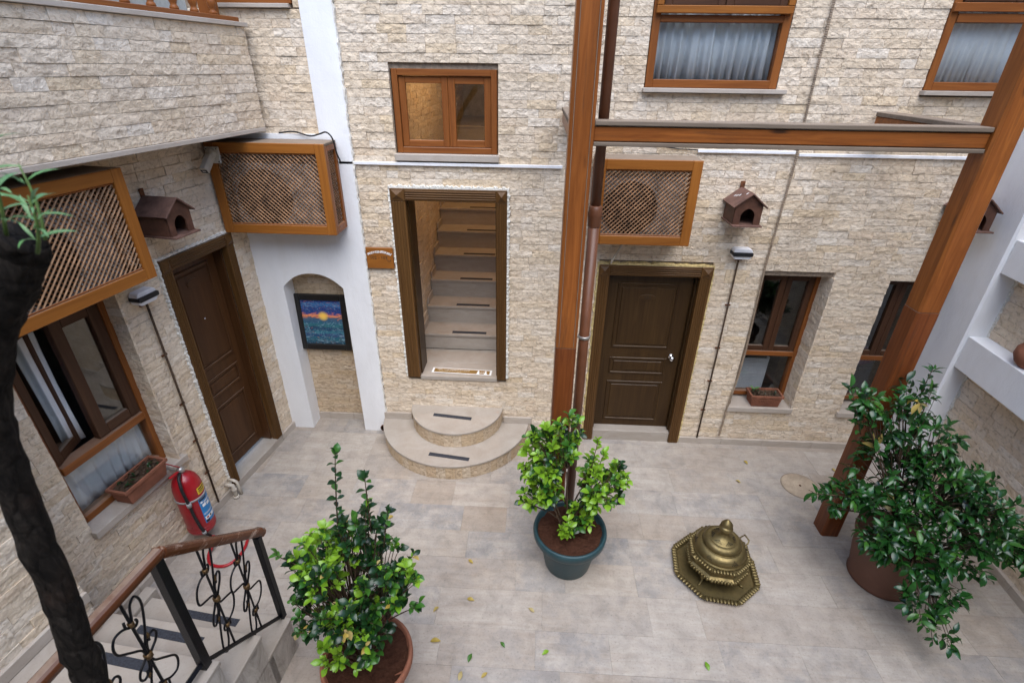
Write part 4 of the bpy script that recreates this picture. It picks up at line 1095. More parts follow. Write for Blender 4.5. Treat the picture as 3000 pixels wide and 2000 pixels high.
B(dpipe, 'bracket_arm', 'steel', -.08, -.045, -.01, .01, 1.932, 1.953, .002)

# ------------------------------------------------------------------ signs and painting
sg = thing('wooden_sign', 'small varnished wooden room sign beside the stairway doorway', 'sign', (-1.552, -.004, 2.19))
B(sg, 'board', 'oakX', -.137, .137, -.028, -.0045, -.11, .11, .005)
txt = 'SAVVES MAHZEN RESTAURANT'
for i, ch in enumerate(txt):
    if ch == ' ': continue
    a = (i - (len(txt) - 1) / 2) / (len(txt) - 1) * R(56)
    rad = .245
    text_mesh(ch, .034, 'white', sg, T(rad * math.sin(a), -.0287, -.178 + rad * math.cos(a)) @ Matrix.Rotation(a, 4, 'Y') @ WALLTXT, 'letter', .0008)
text_mesh('102 - 103', .046, 'ink', sg, T(-.01, -.0287, .004) @ WALLTXT, 'room_numbers')
MB().tube([(.075, -.029, -.012), (.085, -.029, -.032), (.103, -.029, -.028), (.108, -.029, -.012)], .0022, 6).build('arrow', 'ink', sg)

st_ = thing('floor_sticker', 'brown distance sticker with white border on the doorway landing', 'sticker', (-.79, .105, .8035), R(-2.2))
B(st_, 'border', 'white', -.345, .345, -.052, .052, .0001, .0012, 0); B(st_, 'field', 'brownsign', -.322, .322, -.04, .04, .0012, .002, 0)
text_mesh('Lütfen sosyal mesafenizi Koruyunuz', .026, 'white', st_, T(-.10, .016, .0023), 'lettering', .0002)
text_mesh('Please Keep Social Distance', .023, 'cream', st_, T(-.135, -.014, .0023), 'lettering', .0002)
for xx in (.19, .275):
    m = MB(); m.lathe([(.0085, 0), (.0085, .0006)], 12, (xx, .024), False); m.prism([(xx - .012, .013), (xx - .012, -.008), (xx - .006, -.008), (xx - .006, -.028), (xx + .006, -.028), (xx + .006, -.008), (xx + .012, -.008), (xx + .012, .013)], 0, .0006, 'xy')
    m.lathe([(.018, 0), (.018, .0005)], 14, (xx, -.031), False)
    m.build('figure', 'white', st_, loc=(0, 0, .0021))
text_mesh('1.5 m', .014, 'white', st_, T(.232, .012, .0023), 'lettering', .0002)
MB().prism([(.205, -.012), (.213, -.018), (.213, -.014), (.251, -.014), (.251, -.018), (.259, -.012), (.251, -.006), (.251, -.010), (.213, -.010), (.213, -.006)], .0021, .0027, 'xy').build('arrow', 'white', st_)

pa = thing('framed_painting', 'black framed painting of a sunset over a blue sea, in the arched niche', 'painting', (-2.34, .16, 1.355), 0)
pa.rotation_euler = (R(-3), 0, 0)
B(pa, 'frame_stile', 'bframe', -.285, -.225, -.03, .005, -.335, .335, .006); B(pa, 'frame_stile', 'bframe', .225, .285, -.03, .005, -.335, .335, .006)
B(pa, 'frame_rail', 'bframe', -.225, .225, -.03, .005, .265, .335, .006); B(pa, 'frame_rail', 'bframe', -.225, .225, -.03, .005, -.335, -.265, .006)
B(pa, 'canvas', 'painting', -.228, .228, -.012, .0, -.268, .268, 0)

# ------------------------------------------------------------------ curved entrance steps
def curved_step(label, cx, cy, rad, z0, z1, seed, strip):
    p = thing('curved_step', label, 'step', (cx, cy, z0))
    h = z1 - z0; N = 48; t = .026
    def half(r, y1): return [(r * math.cos(a), r * math.sin(a)) for a in [math.pi + math.pi * k / N for k in range(N + 1)]] + [(r, y1), (-r, y1)]
    MB().prism(half(rad - .045, .05), -.02 if z0 < .01 else 0, h - t, 'xy').build('core', 'mortar', p)
    MB().prism(half(rad, .05), h - t, h, 'xy').build('slab', 'slab', p, .004)
    rr = random.Random(seed); a = math.pi - .12; recs = []
    while a < 2 * math.pi + .12:
        w = rr.uniform(.045, .115); da = w / (rad - .01); m = a + da / 2
        nrm = Vector((math.cos(m), math.sin(m), 0)); yv = -nrm; xv = yv.cross(Vector((0, 0, 1)))
        base = Matrix(((xv.x, yv.x, 0, nrm.x * (rad - .046)), (xv.y, yv.y, 0, nrm.y * (rad - .046)), (0, 0, 1, 0), (0, 0, 0, 1)))
        L = base @ T(0, 0, (h - t) / 2) @ Matrix.Diagonal((w * .985, .042, h - t - .003, 1))
        put('stone', STONES[rr.randrange(len(STONES))][3], p, mat=L); a += da
    x0, x1, y0, y1, ang = strip
    s = B(p, 'anti_slip_strip', 'strip', -(x1 - x0) / 2, (x1 - x0) / 2, -.026, .026, h + .0005, h + .003, 0); s.location = ((x0 + x1) / 2 - cx, (y0 + y1) / 2 - cy, 0); s.rotation_euler = (0, 0, ang)
    return p
curved_step('lower half round stone step on the courtyard floor', -.865, .06, .865, 0, .187, 71, (-1.075, -.625, -.61, -.69, -.14))
curved_step('upper half round stone step against the wall below the doorway', -.845, .03, .535, .187, .382, 73, (-1.095, -.65, -.165, -.235, -.12))
for x0, x1, z0, z1 in ((-1.72, -1.39, .187, .275), (-.30, .03, .187, .275)):
    tag(MB().box(x0, x1, -.028, -.0, z0, z1).build('skirting_slab', 'sill', None, .003), 'smooth stone skirting slab behind the lower curved step, ' + ('beside the white pilaster' if x0 < -1 else 'beside the left timber post'), 'skirting')

# ------------------------------------------------------------------ outer stair and railing beside the tree
SORG, SROT = Vector((-1.69, -2.616, 0)), -R(5)
os_ = thing('outer_staircase', 'stained stone steps with black tread strips rising to a landing beside the tree', 'staircase', SORG, SROT)
for i, (ya, yb, zt) in enumerate(((0, -.30, .332), (-.285, -.62, .578), (-.60, -2.6, .852))):
    MB().box(-1.12, -.004, yb + .0 if i < 2 else -2.6, ya - .012, -.02 if i == 0 else (.30, .55)[i - 1], zt - .032).build('step_body', 'stained', os_)
    if i < 2: B(os_, 'tread', 'slab', -1.125, 0, yb, ya, zt - .032, zt, .004)
    else:
        for a, b in ((-.60, -1.02), (-1.022, -1.5), (-1.502, -2.6)): B(os_, 'landing_slab', 'slab', -1.16, 0, b, a, zt - .032, zt, .004)
    s = B(os_, 'anti_slip_strip', 'strip', -.24, .24, -.028, .028, zt + .0005, zt + .003, 0); s.location = (-.60, ya - .085, 0); s.rotation_euler = (0, 0, R(-2))
MB().box(-1.12, -.004, -2.6, -.25, -.02, .31).build('stair_core', 'stained', os_); MB().box(-1.12, -.006, -2.6, -.5, .3, .56).build('stair_core', 'stained', os_)
B(os_, 'curb_block', 'slab', -1.215, -1.128, -.30, .06, -.01, .36, .004)
rl = thing('stair_railing', 'black wrought iron stair railing with scrolls and a varnished wooden handrail', 'railing', SORG, SROT)
RX = -.065
def rp(y, z): return (RX, y, z)
B(rl, 'newel', 'iron', RX - .021, RX + .021, -.021, .021, .333, 1.175, .003); B(rl, 'newel', 'iron', RX - .026, RX + .026, -.665, -.613, .80, 1.755, .003)
B(rl, 'newel', 'iron', RX - .024, RX + .024, -1.93, -1.88, .86, 1.79, .003)
def bar(p, q, r=.011, name='bottom_bar', mat='iron'): return MB().tube([p, q], r, 4, False).build(name, mat, rl)
bar(rp(-.02, .362), rp(-.615, .862), .017); bar(rp(-.66, .90), rp(-1.9, .93), .017)
def hand(path, name):
    m = MB(); n = len(path); prof = [(-.030, -.018), (-.024, -.026), (.024, -.026), (.030, -.018), (.034, .002), (.028, .019), (.014, .029), (-.014, .029), (-.028, .019), (-.034, .002)]
    vs = []; K = len(prof)
    for i, (y, z) in enumerate(path):
        a, b = path[max(0, i - 1)], path[min(n - 1, i + 1)]; t = Vector((0, b[0] - a[0], b[1] - a[1])).normalized(); u = Vector((1, 0, 0)).cross(t)
        if u.z < 0: u = -u
        for (px, pz) in prof: vs.append(Vector((RX + px, y, z)) + u * pz)
    fs = [(i * K + k, i * K + (k + 1) % K, (i + 1) * K + (k + 1) % K, (i + 1) * K + k) for i in range(n - 1) for k in range(K)]
    fs += [tuple(range(K)), tuple((n - 1) * K + k for k in range(K - 1, -1, -1))]
    return m.add(vs, fs, False).build(name, 'rail', rl, .002)
hand([(.045, 1.165), (.03, 1.19), (0, 1.212), (-.3, 1.486), (-.60, 1.757)], 'handrail'); hand([(-.605, 1.769), (-.9, 1.776), (-1.5, 1.79), (-2.2, 1.806)], 'handrail')
def scrolls(y, zb, zt, slope, name='baluster'):
    H = zt - zb
    bl = MB().tube([(RX, y, zb), (RX, y, zt)], .0085, 4, False).build(name, 'iron', rl)
    def P(u, v): return (RX, y + u, zb + H * v + slope * u)   # u sideways, v 0..1 up the bar
    def curve(pts, r=.0062):
        # Catmull-Rom through the control points
        out = []
        for i in range(len(pts) - 1):
            p0, p1, p2, p3 = [Vector(P(*pts[max(0, min(len(pts) - 1, j))])) for j in (i - 1, i, i + 1, i + 2)]
            for k in range(6):
                t = k / 6
                out.append(.5 * ((2 * p1) + (-p0 + p2) * t + (2 * p0 - 5 * p1 + 4 * p2 - p3) * t * t + (-p0 + 3 * p1 - 3 * p2 + p3) * t ** 3))
        out.append(Vector(P(*pts[-1]))); MB().tube(out, r, 6).build('scroll', 'iron', bl)
    for up in (1, -1):
        f = lambda u, v: (u * up, .5 + (v - .5) * up)
        curve([f(.006, .50), f(.012, .58), f(.045, .68), f(.075, .80), f(.080, .87), f(.062, .915), f(.030, .885), f(.010, .80), f(-.008, .775), f(-.026, .80), f(-.024, .84)])
        curve([f(-.006, .50), f(-.014, .57), f(-.06, .64), f(-.105, .71), f(-.108, .77), f(-.085, .815), f(-.045, .81), f(-.010, .775), f(.012, .745), f(.028, .76), f(.026, .785)])
        curve([f(.008, .49), f(.03, .51), f(.062, .535), f(.078, .575), f(.066, .61), f(.042, .605), f(.036, .575)])
        curve([f(.01, .52), f(.018, .57), f(.034, .60)], .0055)
        l = P(*f(.040, .625)); MB().tube([P(*f(.034, .60)), P(*f(.037, .612)), P(*f(.041, .64))], [.006, .011, .004], 6).build('bud', 'gold', bl)
        z = P(*f(0, .785)); MB().tube([(RX, z[1], z[2] - .012), (RX, z[1], z[2] + .012)], .0145, 8).build('tie', 'gold', bl)
    z = P(0, .5); MB().tube([(RX, z[1], z[2] - .014), (RX, z[1], z[2] + .014)], .02, 8).build('tie', 'gold', bl)
for y in (-.20, -.42): scrolls(y, .362 - y * .84, 1.19 - y * .905, .87)
for y in (-.86, -1.08, -1.32, -1.56, -1.76): scrolls(y, .905, 1.755 - .015 * y, .02)

# ------------------------------------------------------------------ fire extinguisher on the left wall
fe = thing('fire_extinguisher', 'red fire extinguisher with black hose hanging on the left wall under the window', 'extinguisher', LORG + Matrix.Rotation(LROT, 3, 'Z') @ Vector((-1.70, -.155, .16)), LROT)
fr_ = .115
MB().lathe([(.085, 0), (.105, .006), (fr_, .03), (fr_, .50), (.108, .55), (.09, .60), (.06, .635), (.025, .65), (.025, .67)], 36).build('cylinder', 'red', fe)
MB().lathe([(.022, .665), (.03, .67), (.03, .70), (.02, .715), (0, .72)], 20).build('valve', 'steel', fe)
for z in (.045, .075): MB().lathe([(fr_ + .0004, z), (fr_ + .0022, z + .003), (fr_ + .0004, z + .006)], 36).build('weld_ring', 'red', fe)
MB().lathe([(fr_ + .0005, .40), (fr_ + .005, .402), (fr_ + .005, .418), (fr_ + .0005, .42)], 36).build('strap', 'grey', fe)
B(fe, 'wall_bracket', 'steel', -.02, .02, .115, .155, .58, .68, .003); B(fe, 'hanger', 'steel', -.012, .012, .02, .13, .675, .685, .002)
h1 = MB().box(-.145, -.01, -.014, .014, 0, .008); h1.xf(T(-.005, 0, .715) @ Matrix.Rotation(R(52), 4, 'Y')); h1.build('lever', 'red', fe, .002)
h2 = MB().box(-.11, -.01, -.013, .013, 0, .008); h2.xf(T(-.01, 0, .685) @ Matrix.Rotation(R(5), 4, 'Y')); h2.build('carry_handle', 'red', fe, .002)
MB().tube([(-.035, -.02, .69), (-.085, -.045, .66), (-.118, -.075, .58), (-.118, -.08, .50), (-.112, -.083, .40), (-.105, -.083, .25), (-.095, -.09, .12), (-.08, -.10, .03), (-.05, -.11, -.03)], .0125, 10).build('hose', 'black', fe)
MB().tube([(-.112, -.083, .385), (-.112, -.083, .425)], .02, 12).build('hose_clip', 'grey', fe); MB().tube([(-.082, -.099, .035), (-.087, -.096, .06)], .017, 12).build('hose_ferrule', 'grey', fe)
def sticker(name, mat, a0, a1, z0, z1, off=.0016, n=14, par=fe):
    vs = [((fr_ + off) * math.cos(a0 + (a1 - a0) * k / n), (fr_ + off) * math.sin(a0 + (a1 - a0) * k / n), z) for k in range(n + 1) for z in (z0, z1)]
    return MB().add(vs, [(2 * k, 2 * k + 2, 2 * k + 3, 2 * k + 1) for k in range(n)], True).build(name, mat, par)
A0, A1 = R(-112), R(-38)
sticker('yellow_label', 'yellow', R(-102), R(-52), .445, .515)
for k, (zz, hh) in enumerate(((.492, .012), (.472, .009), (.458, .006))): sticker('print', 'ink', R(-96), R(-60 - 4 * k), zz, zz + hh, .0024)
sticker('blue_label', 'blue', A0, A1, .12, .395)
for a0, a1, z0, z1, m in ((-46, -8, .372, .388, 'ink'), (-40, -22, .30, .33, 'white'), (-44, -34, .345, .362, 'white'), (-18, 2, .29, .32, 'white'), (-30, 20, .345, .352, 'white'), (-30, 20, .335, .340, 'white'),
                          (-46, 22, .225, .229, 'white'), (-46, 22, .215, .219, 'white'), (-46, 2, .155, .19, 'white'), (-40, -30, .163, .182, 'red'), (-24, -14, .163, .182, 'ink'), (6, 22, .15, .185, 'white'), (-46, -30, .125, .148, 'ink')):
    sticker('print', m, R(a0 - 62), R(a1 - 62), z0, z1, .0024, 8)
rh = MB().tube(smooth_path([Matrix.Rotation(LROT, 3, 'Z') @ Vector(p) + LORG for p in ((-1.74, -.285, .13), (-1.80, -.30, .06), (-1.86, -.30, .022), (-1.93, -.36, .014), (-1.95, -.45, .014), (-1.92, -.53, .014), (-1.84, -.57, .014), (-1.72, -.56, .014), (-1.62, -.52, .014))]), .0135, 10).build('red_hose', 'red')
tag(rh, 'short red hose curled on the floor below the fire extinguisher', 'hose')

# ------------------------------------------------------------------ window planters
leaf_cache = {}
def leaf_mesh(mat, kind):
    key = (mat, kind)
    if key in leaf_cache: return leaf_cache[key]
    # leaf along +x of length 1, folded on the midrib, tip drooping
    n = 5; wid = {'oval': .30, 'long': .20, 'lance': .07, 'dry': .2}[kind]
    vs = []; fs = []
    for i in range(n + 1):
        t = i / n
        w = wid * (math.sin(math.pi * (t ** (.9 if kind != 'oval' else 1.12)) ) ** .85 if 0 < t < 1 else (.10 if t == 0 else .0))
        z = .10 * math.sin(math.pi * t * .9) - .13 * t * t
        if kind == 'dry': z = .25 * math.sin(4 * t) - .1
        vs += [(t, -w, z + w * .35), (t, 0, z), (t, w, z + w * .35)]
    for i in range(n):
        a = 3 * i; fs += [(a, a + 3, a + 4, a + 1), (a + 1, a + 4, a + 5, a + 2)]
    me = MB().add(vs, fs, True).mesh('leaf', mat); leaf_cache[key] = me; return me
def leaf_matrix(pos, direction, length, roll, rnd, wscale=1.0):
    d = Vector(direction).normalized(); up = Vector((0, 0, 1))
    y = up.cross(d)
    if y.length < .1: y = Vector((1, 0, 0)).cross(d)
    y.normalize(); z = d.cross(y)
    m = Matrix(((d.x, y.x, z.x, 0), (d.y, y.y, z.y, 0), (d.z, y.z, z.z, 0), (0, 0, 0, 1)))
    return T(*pos) @ m @ Matrix.Rotation(roll, 4, 'X') @ Matrix.Diagonal((length, length * wscale, length, 1))

def planter(label, w, d, h, loc, rz, ribs, seed, plant):
    p = thing('window_planter', label, 'planter', loc, rz, 'planters on the window sills')
    i = .022
    def ring(k, z, g=0): return [(-w / 2 * k - g, -d / 2 * k - g, z), (w / 2 * k + g, -d / 2 * k - g, z), (w / 2 * k + g, d / 2 * k + g, z), (-w / 2 * k - g, d / 2 * k + g, z)]
    R_ = [ring(.86, 0), ring(.97, h - .03), ring(1.0, h - .03, .008), ring(1.0, h, .008), ring(.96, h, -.004), ring(.95, h - .04, -.004)]
    vs = sum(R_, []); fs = [(3, 2, 1, 0)]
    for k in range(len(R_) - 1):
        for j in range(4): fs.append((4 * k + j, 4 * k + (j + 1) % 4, 4 * k + 4 + (j + 1) % 4, 4 * k + 4 + j))
    MB().add(vs, fs).build('trough', 'terra', p, .003)
    if ribs:
        for j in range(ribs):
            x = -w / 2 * .86 + (j + .5) * w * .86 / ribs
            m = MB().box(-.006, .006, -.006, .004, .02, h - .04); m.xf(T(x, -d / 2 * .875, 0) @ Matrix.Rotation(R(6), 4, 'X')); m.build('rib', 'terra', p, .002)
    rr = random.Random(seed); nx, ny = 14, 6
    vs = [(-w / 2 * .94 + w * .94 * a / nx, -d / 2 * .93 + d * .93 * b / ny, h - .03 + rr.uniform(-.008, .012)) for b in range(ny + 1) for a in range(nx + 1)]
    MB().add(vs, [(b * (nx + 1) + a, b * (nx + 1) + a + 1, (b + 1) * (nx + 1) + a + 1, (b + 1) * (nx + 1) + a) for b in range(ny) for a in range(nx)]).build('soil', 'drysoil', p)
    for k in range(34):
        pos = (rr.uniform(-w / 2, w / 2) * .86, rr.uniform(-d / 2, d / 2) * .75, h - .015 + rr.uniform(0, .02)); a = rr.uniform(0, 6.28)
        me = leaf_mesh('stem' if rr.random() < .75 else 'ldark', 'dry')
        put('dry_leaf', me, p, mat=leaf_matrix(pos, (math.cos(a), math.sin(a), rr.uniform(-.2, .5)), rr.uniform(.03, .06), rr.uniform(-1, 1), rr))
    if plant:
        for k in range(6):
            a = rr.uniform(0, 6.28); put('leaf', leaf_mesh('lsage', 'long'), p, mat=leaf_matrix((-w / 2 * .78, .0, h), (math.cos(a) * .7, math.sin(a) * .7, 1.1), rr.uniform(.07, .11), 0, rr))
planter('ribbed terracotta planter of dry soil on the sill of the deep set window', .345, .17, .15, (2.66, .075, .546), 0, 16, 3, True)
planter('terracotta planter with wilted plants on the sill above the fire extinguisher', .40, .17, .15, LORG + Matrix.Rotation(LROT, 3, 'Z') @ Vector((-1.93, .0, .839)), LROT, 0, 6, False)

# ------------------------------------------------------------------ brass brazier
bz = thing('brass_brazier', 'old brass brazier with domed lid standing on an eight sided brass tray', 'brazier', (1.685, -1.75, 0.0), R(15))
def octo(r, z): return [(r * math.cos(R(45 * k)), r * math.sin(R(45 * k)), z) for k in range(8)]
def octo_shell(name, prof, par=bz, mat='brass'):
    vs = []; fs = []
    for r, z in prof: vs += octo(r, z)
    for i in range(len(prof) - 1):
        for k in range(8): fs.append((8 * i + k, 8 * i + (k + 1) % 8, 8 * i + 8 + (k + 1) % 8, 8 * i + 8 + k))
    fs.append(tuple(range(7, -1, -1))); n = len(prof) - 1; fs.append(tuple(8 * n + k for k in range(8)))
    return MB().add(vs, fs).build(name, mat, par, 0)
def gadroon(par, r, z, tilt, n, w, l, hgt, name='gadroon'):
    """row of little lobes along the eight sides"""
    lob = MB().lathe([(0, 0), (.55, .12), (.62, .45), (.5, .8), (0, 1)], 8).mesh(name, 'brass')
    ap = r * math.cos(R(22.5)); side = 2 * r * math.sin(R(22.5))
    for k in range(8):
        a = R(45 * k + 22.5); nv = Vector((math.cos(a), math.sin(a), 0)); tv = Vector((-nv.y, nv.x, 0))
        for j in range(n):
            c = nv * ap + tv * (side * ((j + .5) / n - .5)) + Vector((0, 0, z))
            m = T(*c) @ Matrix(((tv.x, 0, nv.x, 0), (tv.y, 0, nv.y, 0), (0, 1, 0, 0), (0, 0, 0, 1))) @ Matrix.Rotation(tilt, 4, 'X') @ Matrix.Diagonal((w * side / n, hgt, l, 1))
            put(name, lob, par, mat=m)
tray = octo_shell('tray', [(.335, .006), (.372, .03), (.378, .034), (.376, .038), (.345, .030), (.330, .014), (.0, .012)][:-1] + [(.02, .012)])
gadroon(tray, .336, .031, R(-8), 9, .9, .052, .024)
body = octo_shell('body', [(.175, .100), (.225, .108), (.258, .135), (.258, .146), (.230, .160), (.230, .210), (.250, .228), (.258, .242), (.252, .252), (.170, .253)])
gadroon(body, .240, .128, R(-25), 7, .9, .034, .030); gadroon(body, .232, .251, R(0), 7, .9, .036, .020)
dome = MB().lathe([(.214, .254), (.220, .258), (.218, .266), (.208, .270), (.206, .276), (.210, .292), (.206, .312), (.190, .334), (.168, .346), (.160, .347), (.158, .342), (.152, .342), (.152, .350),
                  (.156, .362), (.152, .378), (.138, .394), (.118, .402), (.112, .401), (.108, .398), (.102, .402), (.085, .414), (.062, .430), (.044, .448), (.036, .468), (.036, .478),
                  (.048, .490), (.056, .508), (.055, .526), (.044, .540), (.032, .545), (.031, .550), (.046, .554), (.048, .560), (.034, .582), (.014, .606), (0, .612)], 48).build('lid', 'brass', bz)
for k in range(6):                        # pierced vents on the lid
    a0 = R(60 * k + 30)
    for r_, (ra, rb, za, zb) in (('low', (.209, .192, .306, .331)), ('high', (.092, .072, .410, .424))):
        for j, cnt in enumerate((4, 3, 2, 1)):
            t = j / 3; rad = ra + (rb - ra) * t; z = za + (zb - za) * t
            for q in range(cnt):
                a = a0 + (q - (cnt - 1) / 2) * (.075 if r_ == 'low' else .2)
                hl = MB().lathe([(.0034, -.006), (.0034, .004)], 6, smooth=False); hl.xf(T(rad * math.cos(a), rad * math.sin(a), z + .002) @ Matrix.Rotation(R(45), 4, Vector((-math.sin(a), math.cos(a), 0))))
                hl.build('vent_hole', 'dark', dome)
for k in range(4):                        # scrolled feet
    a = R(45 + 90 * k - 15); u = Vector((math.cos(a), math.sin(a), 0)); pts = []
    for r, z in ((.17, .125), (.205, .11), (.225, .085), (.215, .06), (.19, .05), (.175, .062), (.18, .08), (.20, .078)): pts.append(u * r + Vector((0, 0, z)))
    ft = MB().tube(pts, .0105, 8).build('foot', 'brass', bz)
    MB().tube([u * .215 + Vector((0, 0, .062)), u * .225 + Vector((0, 0, .035)), u * .25 + Vector((0, 0, .022)), u * .268 + Vector((0, 0, .024))], [.011, .010, .009, .006], 8).build('toe', 'brass', ft)
    MB().lathe([(0, -.02), (.014, -.012), (.018, .004), (.012, .018), (0, .026)], 12).build('knop', 'brass', ft, loc=u * .232 + Vector((0, 0, .10)))
    MB().lathe([(.010, .010), (.012, .012), (.010, .024)], 10).build('pad', 'brass', ft, loc=u * .245 + Vector((0, 0, .004)))
for a in (R(-15 + 22.5), R(165 + 22.5)):
    u = Vector((math.cos(a), math.sin(a), 0)); v = Vector((-u.y, u.x, 0))
    hd = MB().tube([u * .225 + v * .035 + Vector((0, 0, .25)), u * .265 + v * .04 + Vector((0, 0, .262)), u * .285 + v * .028 + Vector((0, 0, .295)), u * .285 - v * .028 + Vector((0, 0, .285)), u * .265 - v * .04 + Vector((0, 0, .262)), u * .225 - v * .035 + Vector((0, 0, .25))], .0065, 8).build('handle', 'brass', bz)
    for sg_ in (-1, 1): MB().lathe([(0, -.012), (.011, 0), (0, .012)], 10).build('handle_lug', 'brass', hd, loc=u * .228 + v * .035 * sg_ + Vector((0, 0, .252)))

# ------------------------------------------------------------------ potted plants
def pot_plant(name, label, loc, pot_prof, pot_mat, soil_r, soil_z, soil_mat, blobs, leaf_kind, leaf_len, mats, seed, dens, lobes=None, droop=0.0, pot_seg=48, shoots=(), twig_leaves=7, extra=None):
    p = thing(name, label, 'potted plant', loc)
    MB().lathe(pot_prof, pot_seg).build('pot', pot_mat, p)
    rr = random.Random(seed)
    vs = [(0, 0, soil_z)]; fs = []; nr, ns = 6, 30
    for i in range(1, nr + 1):
        for k in range(ns):
            a = 2 * math.pi * k / ns; r = soil_r * i / nr; vs.append((r * math.cos(a), r * math.sin(a), soil_z + rr.uniform(-.009, .012)))
    for k in range(ns): fs.append((0, 1 + k, 1 + (k + 1) % ns))
    for i in range(nr - 1):
        for k in range(ns): a, b = 1 + i * ns, 1 + (i + 1) * ns; fs.append((a + k, b + k, b + (k + 1) % ns, a + (k + 1) % ns))
    MB().add(vs, fs).build('soil', soil_mat, p)
    stems = MB(); leaves = []; O = Vector(loc)
    def twig(a, c, r0, r1, bend):
        a, c = Vector(a), Vector(c); m = (a + c) / 2 + Vector((rr.uniform(-1, 1), rr.uniform(-1, 1), rr.uniform(.2, 1))) * bend
        pts = [a * (1 - t) ** 2 + m * 2 * t * (1 - t) + c * t * t for t in [k / 5 for k in range(6)]]
        stems.tube(pts, [r0 + (r1 - r0) * k / 5 for k in range(6)], 5); return pts
    def pick(bright):
        w = rr.random(); acc = 0
        for m_, f in (mats if not bright else bright):
            acc += f
            if w <= acc: return m_
        return mats[-1][0]
    def foliage(tip, d, n, spread, bright=None, size=1.0):
        d = Vector(d).normalized()
        m_ = pick(bright)
        for k in range(n):
            back = (k // 2) * leaf_len * .3; a = k * 2.4 + rr.uniform(-.3, .3)
            side = d.orthogonal().normalized(); side = Matrix.Rotation(a, 3, d) @ side
            dirv = side * spread + d * (1.05 - spread * .55) + Vector((0, 0, -droop * rr.uniform(.3, 1)))
            mm = m_ if rr.random() < .62 else pick(bright)
            leaves.append((tip - d * back, dirv, leaf_len * size * rr.uniform(.5, 1.2), rr.uniform(-.8, .8), mm))
    for bi, bl in enumerate(blobs):
        (bx_, by_, bz_, br) = bl[:4]; bright = bl[4] if len(bl) > 4 else None
        C_ = Vector((bx_, by_, bz_)) - O; root = Vector((rr.uniform(-.06, .06), rr.uniform(-.06, .06), soil_z))
        hub = C_ * .62 + root * .38 if C_.z > .3 else C_ * .5 + root * .5
        if C_.z > .25: hub.z = max(hub.z, soil_z + .05)
        twig(root, hub, .010, .006, .03)
        n = max(3, int(dens * br ** 2))
        for k in range(n):
            while True:
                q = Vector((rr.uniform(-1, 1), rr.uniform(-1, 1), rr.uniform(-1, 1)))
                if .25 < q.length < 1: break
            q *= (.55 + .45 * q.length) / q.length if rr.random() < .55 else 1
            tip = C_ + q * br
            if tip.z + O.z < .06: tip.z = .06 - O.z + rr.uniform(0, .05)
            twig(hub + (tip - hub) * .15, tip, .004, .002, .02)
            od = (q + Vector((0, 0, .75)) + (tip - hub).normalized() * .5)
            if droop: od = q + Vector((0, -.1, .25))
            foliage(tip, od, rr.randint(max(3, twig_leaves - 2), twig_leaves + 2), rr.uniform(.55, 1.0), bright)
    for sh in shoots:                                  # long upright shoots with pairs of leaves
        (x0, y0, z0, x1, y1, z1, sb) = sh
        a, c = Vector((x0, y0, z0)) - O, Vector((x1, y1, z1)) - O
        pts = twig(a, c, .0055, .0025, .02); d = (c - a).normalized(); L = (c - a).length
        nn = int(L / .055)
        for k in range(nn):
            t = (k + .6) / nn; pos = a + (c - a) * t; aa = (k % 2) * math.pi / 2 + rr.uniform(-.3, .3)
            for s in (0, math.pi):
                side = Matrix.Rotation(aa + s, 3, d) @ d.orthogonal().normalized()
                leaves.append((pos, side * .9 + d * .35 + Vector((0, 0, -.05)), leaf_len * rr.uniform(.7, 1.0), rr.uniform(-.3, .3), pick(sb)))
        foliage(c, d, 4, .55, sb)
    if extra: extra(p, stems, leaves, rr)
    stems.build('stem', 'stem', p)
    # the 300 leaves that show largest are parts, the rest one joined part
    sc = []
    for L in leaves:
        P_ = O + L[0]; sc.append(L[2] / max(.3, (CAM - P_).length) + (.02 if (P_ - O).y < 0 else 0) + rr.uniform(0, .004))
    order = sorted(range(len(leaves)), key=lambda i: -sc[i]); rest = {}
    for n_, i in enumerate(order):
        pos, dv, ln, ro, mm = leaves[i]; m4 = leaf_matrix(pos, dv, ln, ro, rr, rr.uniform(.85, 1.15))
        if n_ < 300: put('leaf', leaf_mesh(mm, leaf_kind), p, mat=m4)
        else: rest.setdefault(mm, []).append(m4)
    if rest:
        vs, fs, mi, ti, o = [], [], [], [], 0; names = list(rest)
        for ix, mm in enumerate(names):
            lm = leaf_mesh(mm, leaf_kind); V = np.array([v.co for v in lm.vertices]); F = [tuple(f.vertices) for f in lm.polygons]
            for m4 in rest[mm]:
                a = np.array(m4); vs.append(V @ a[:3, :3].T + a[:3, 3]); fs += [tuple(i + o for i in f) for f in F]
                mi += [ix] * len(F); ti += [rr.random()] * len(F); o += len(V)
        me = bpy.data.meshes.new('foliage'); me.from_pydata(np.vstack(vs).tolist(), [], fs)
        for mm in names: me.materials.append(M[mm])
        me.polygons.foreach_set('material_index', mi); me.polygons.foreach_set('use_smooth', [True] * len(fs))
        at = me.attributes.new('tint', 'FLOAT', 'FACE'); at.data.foreach_set('value', ti)
        stuff(put('foliage', me, p))
    return p

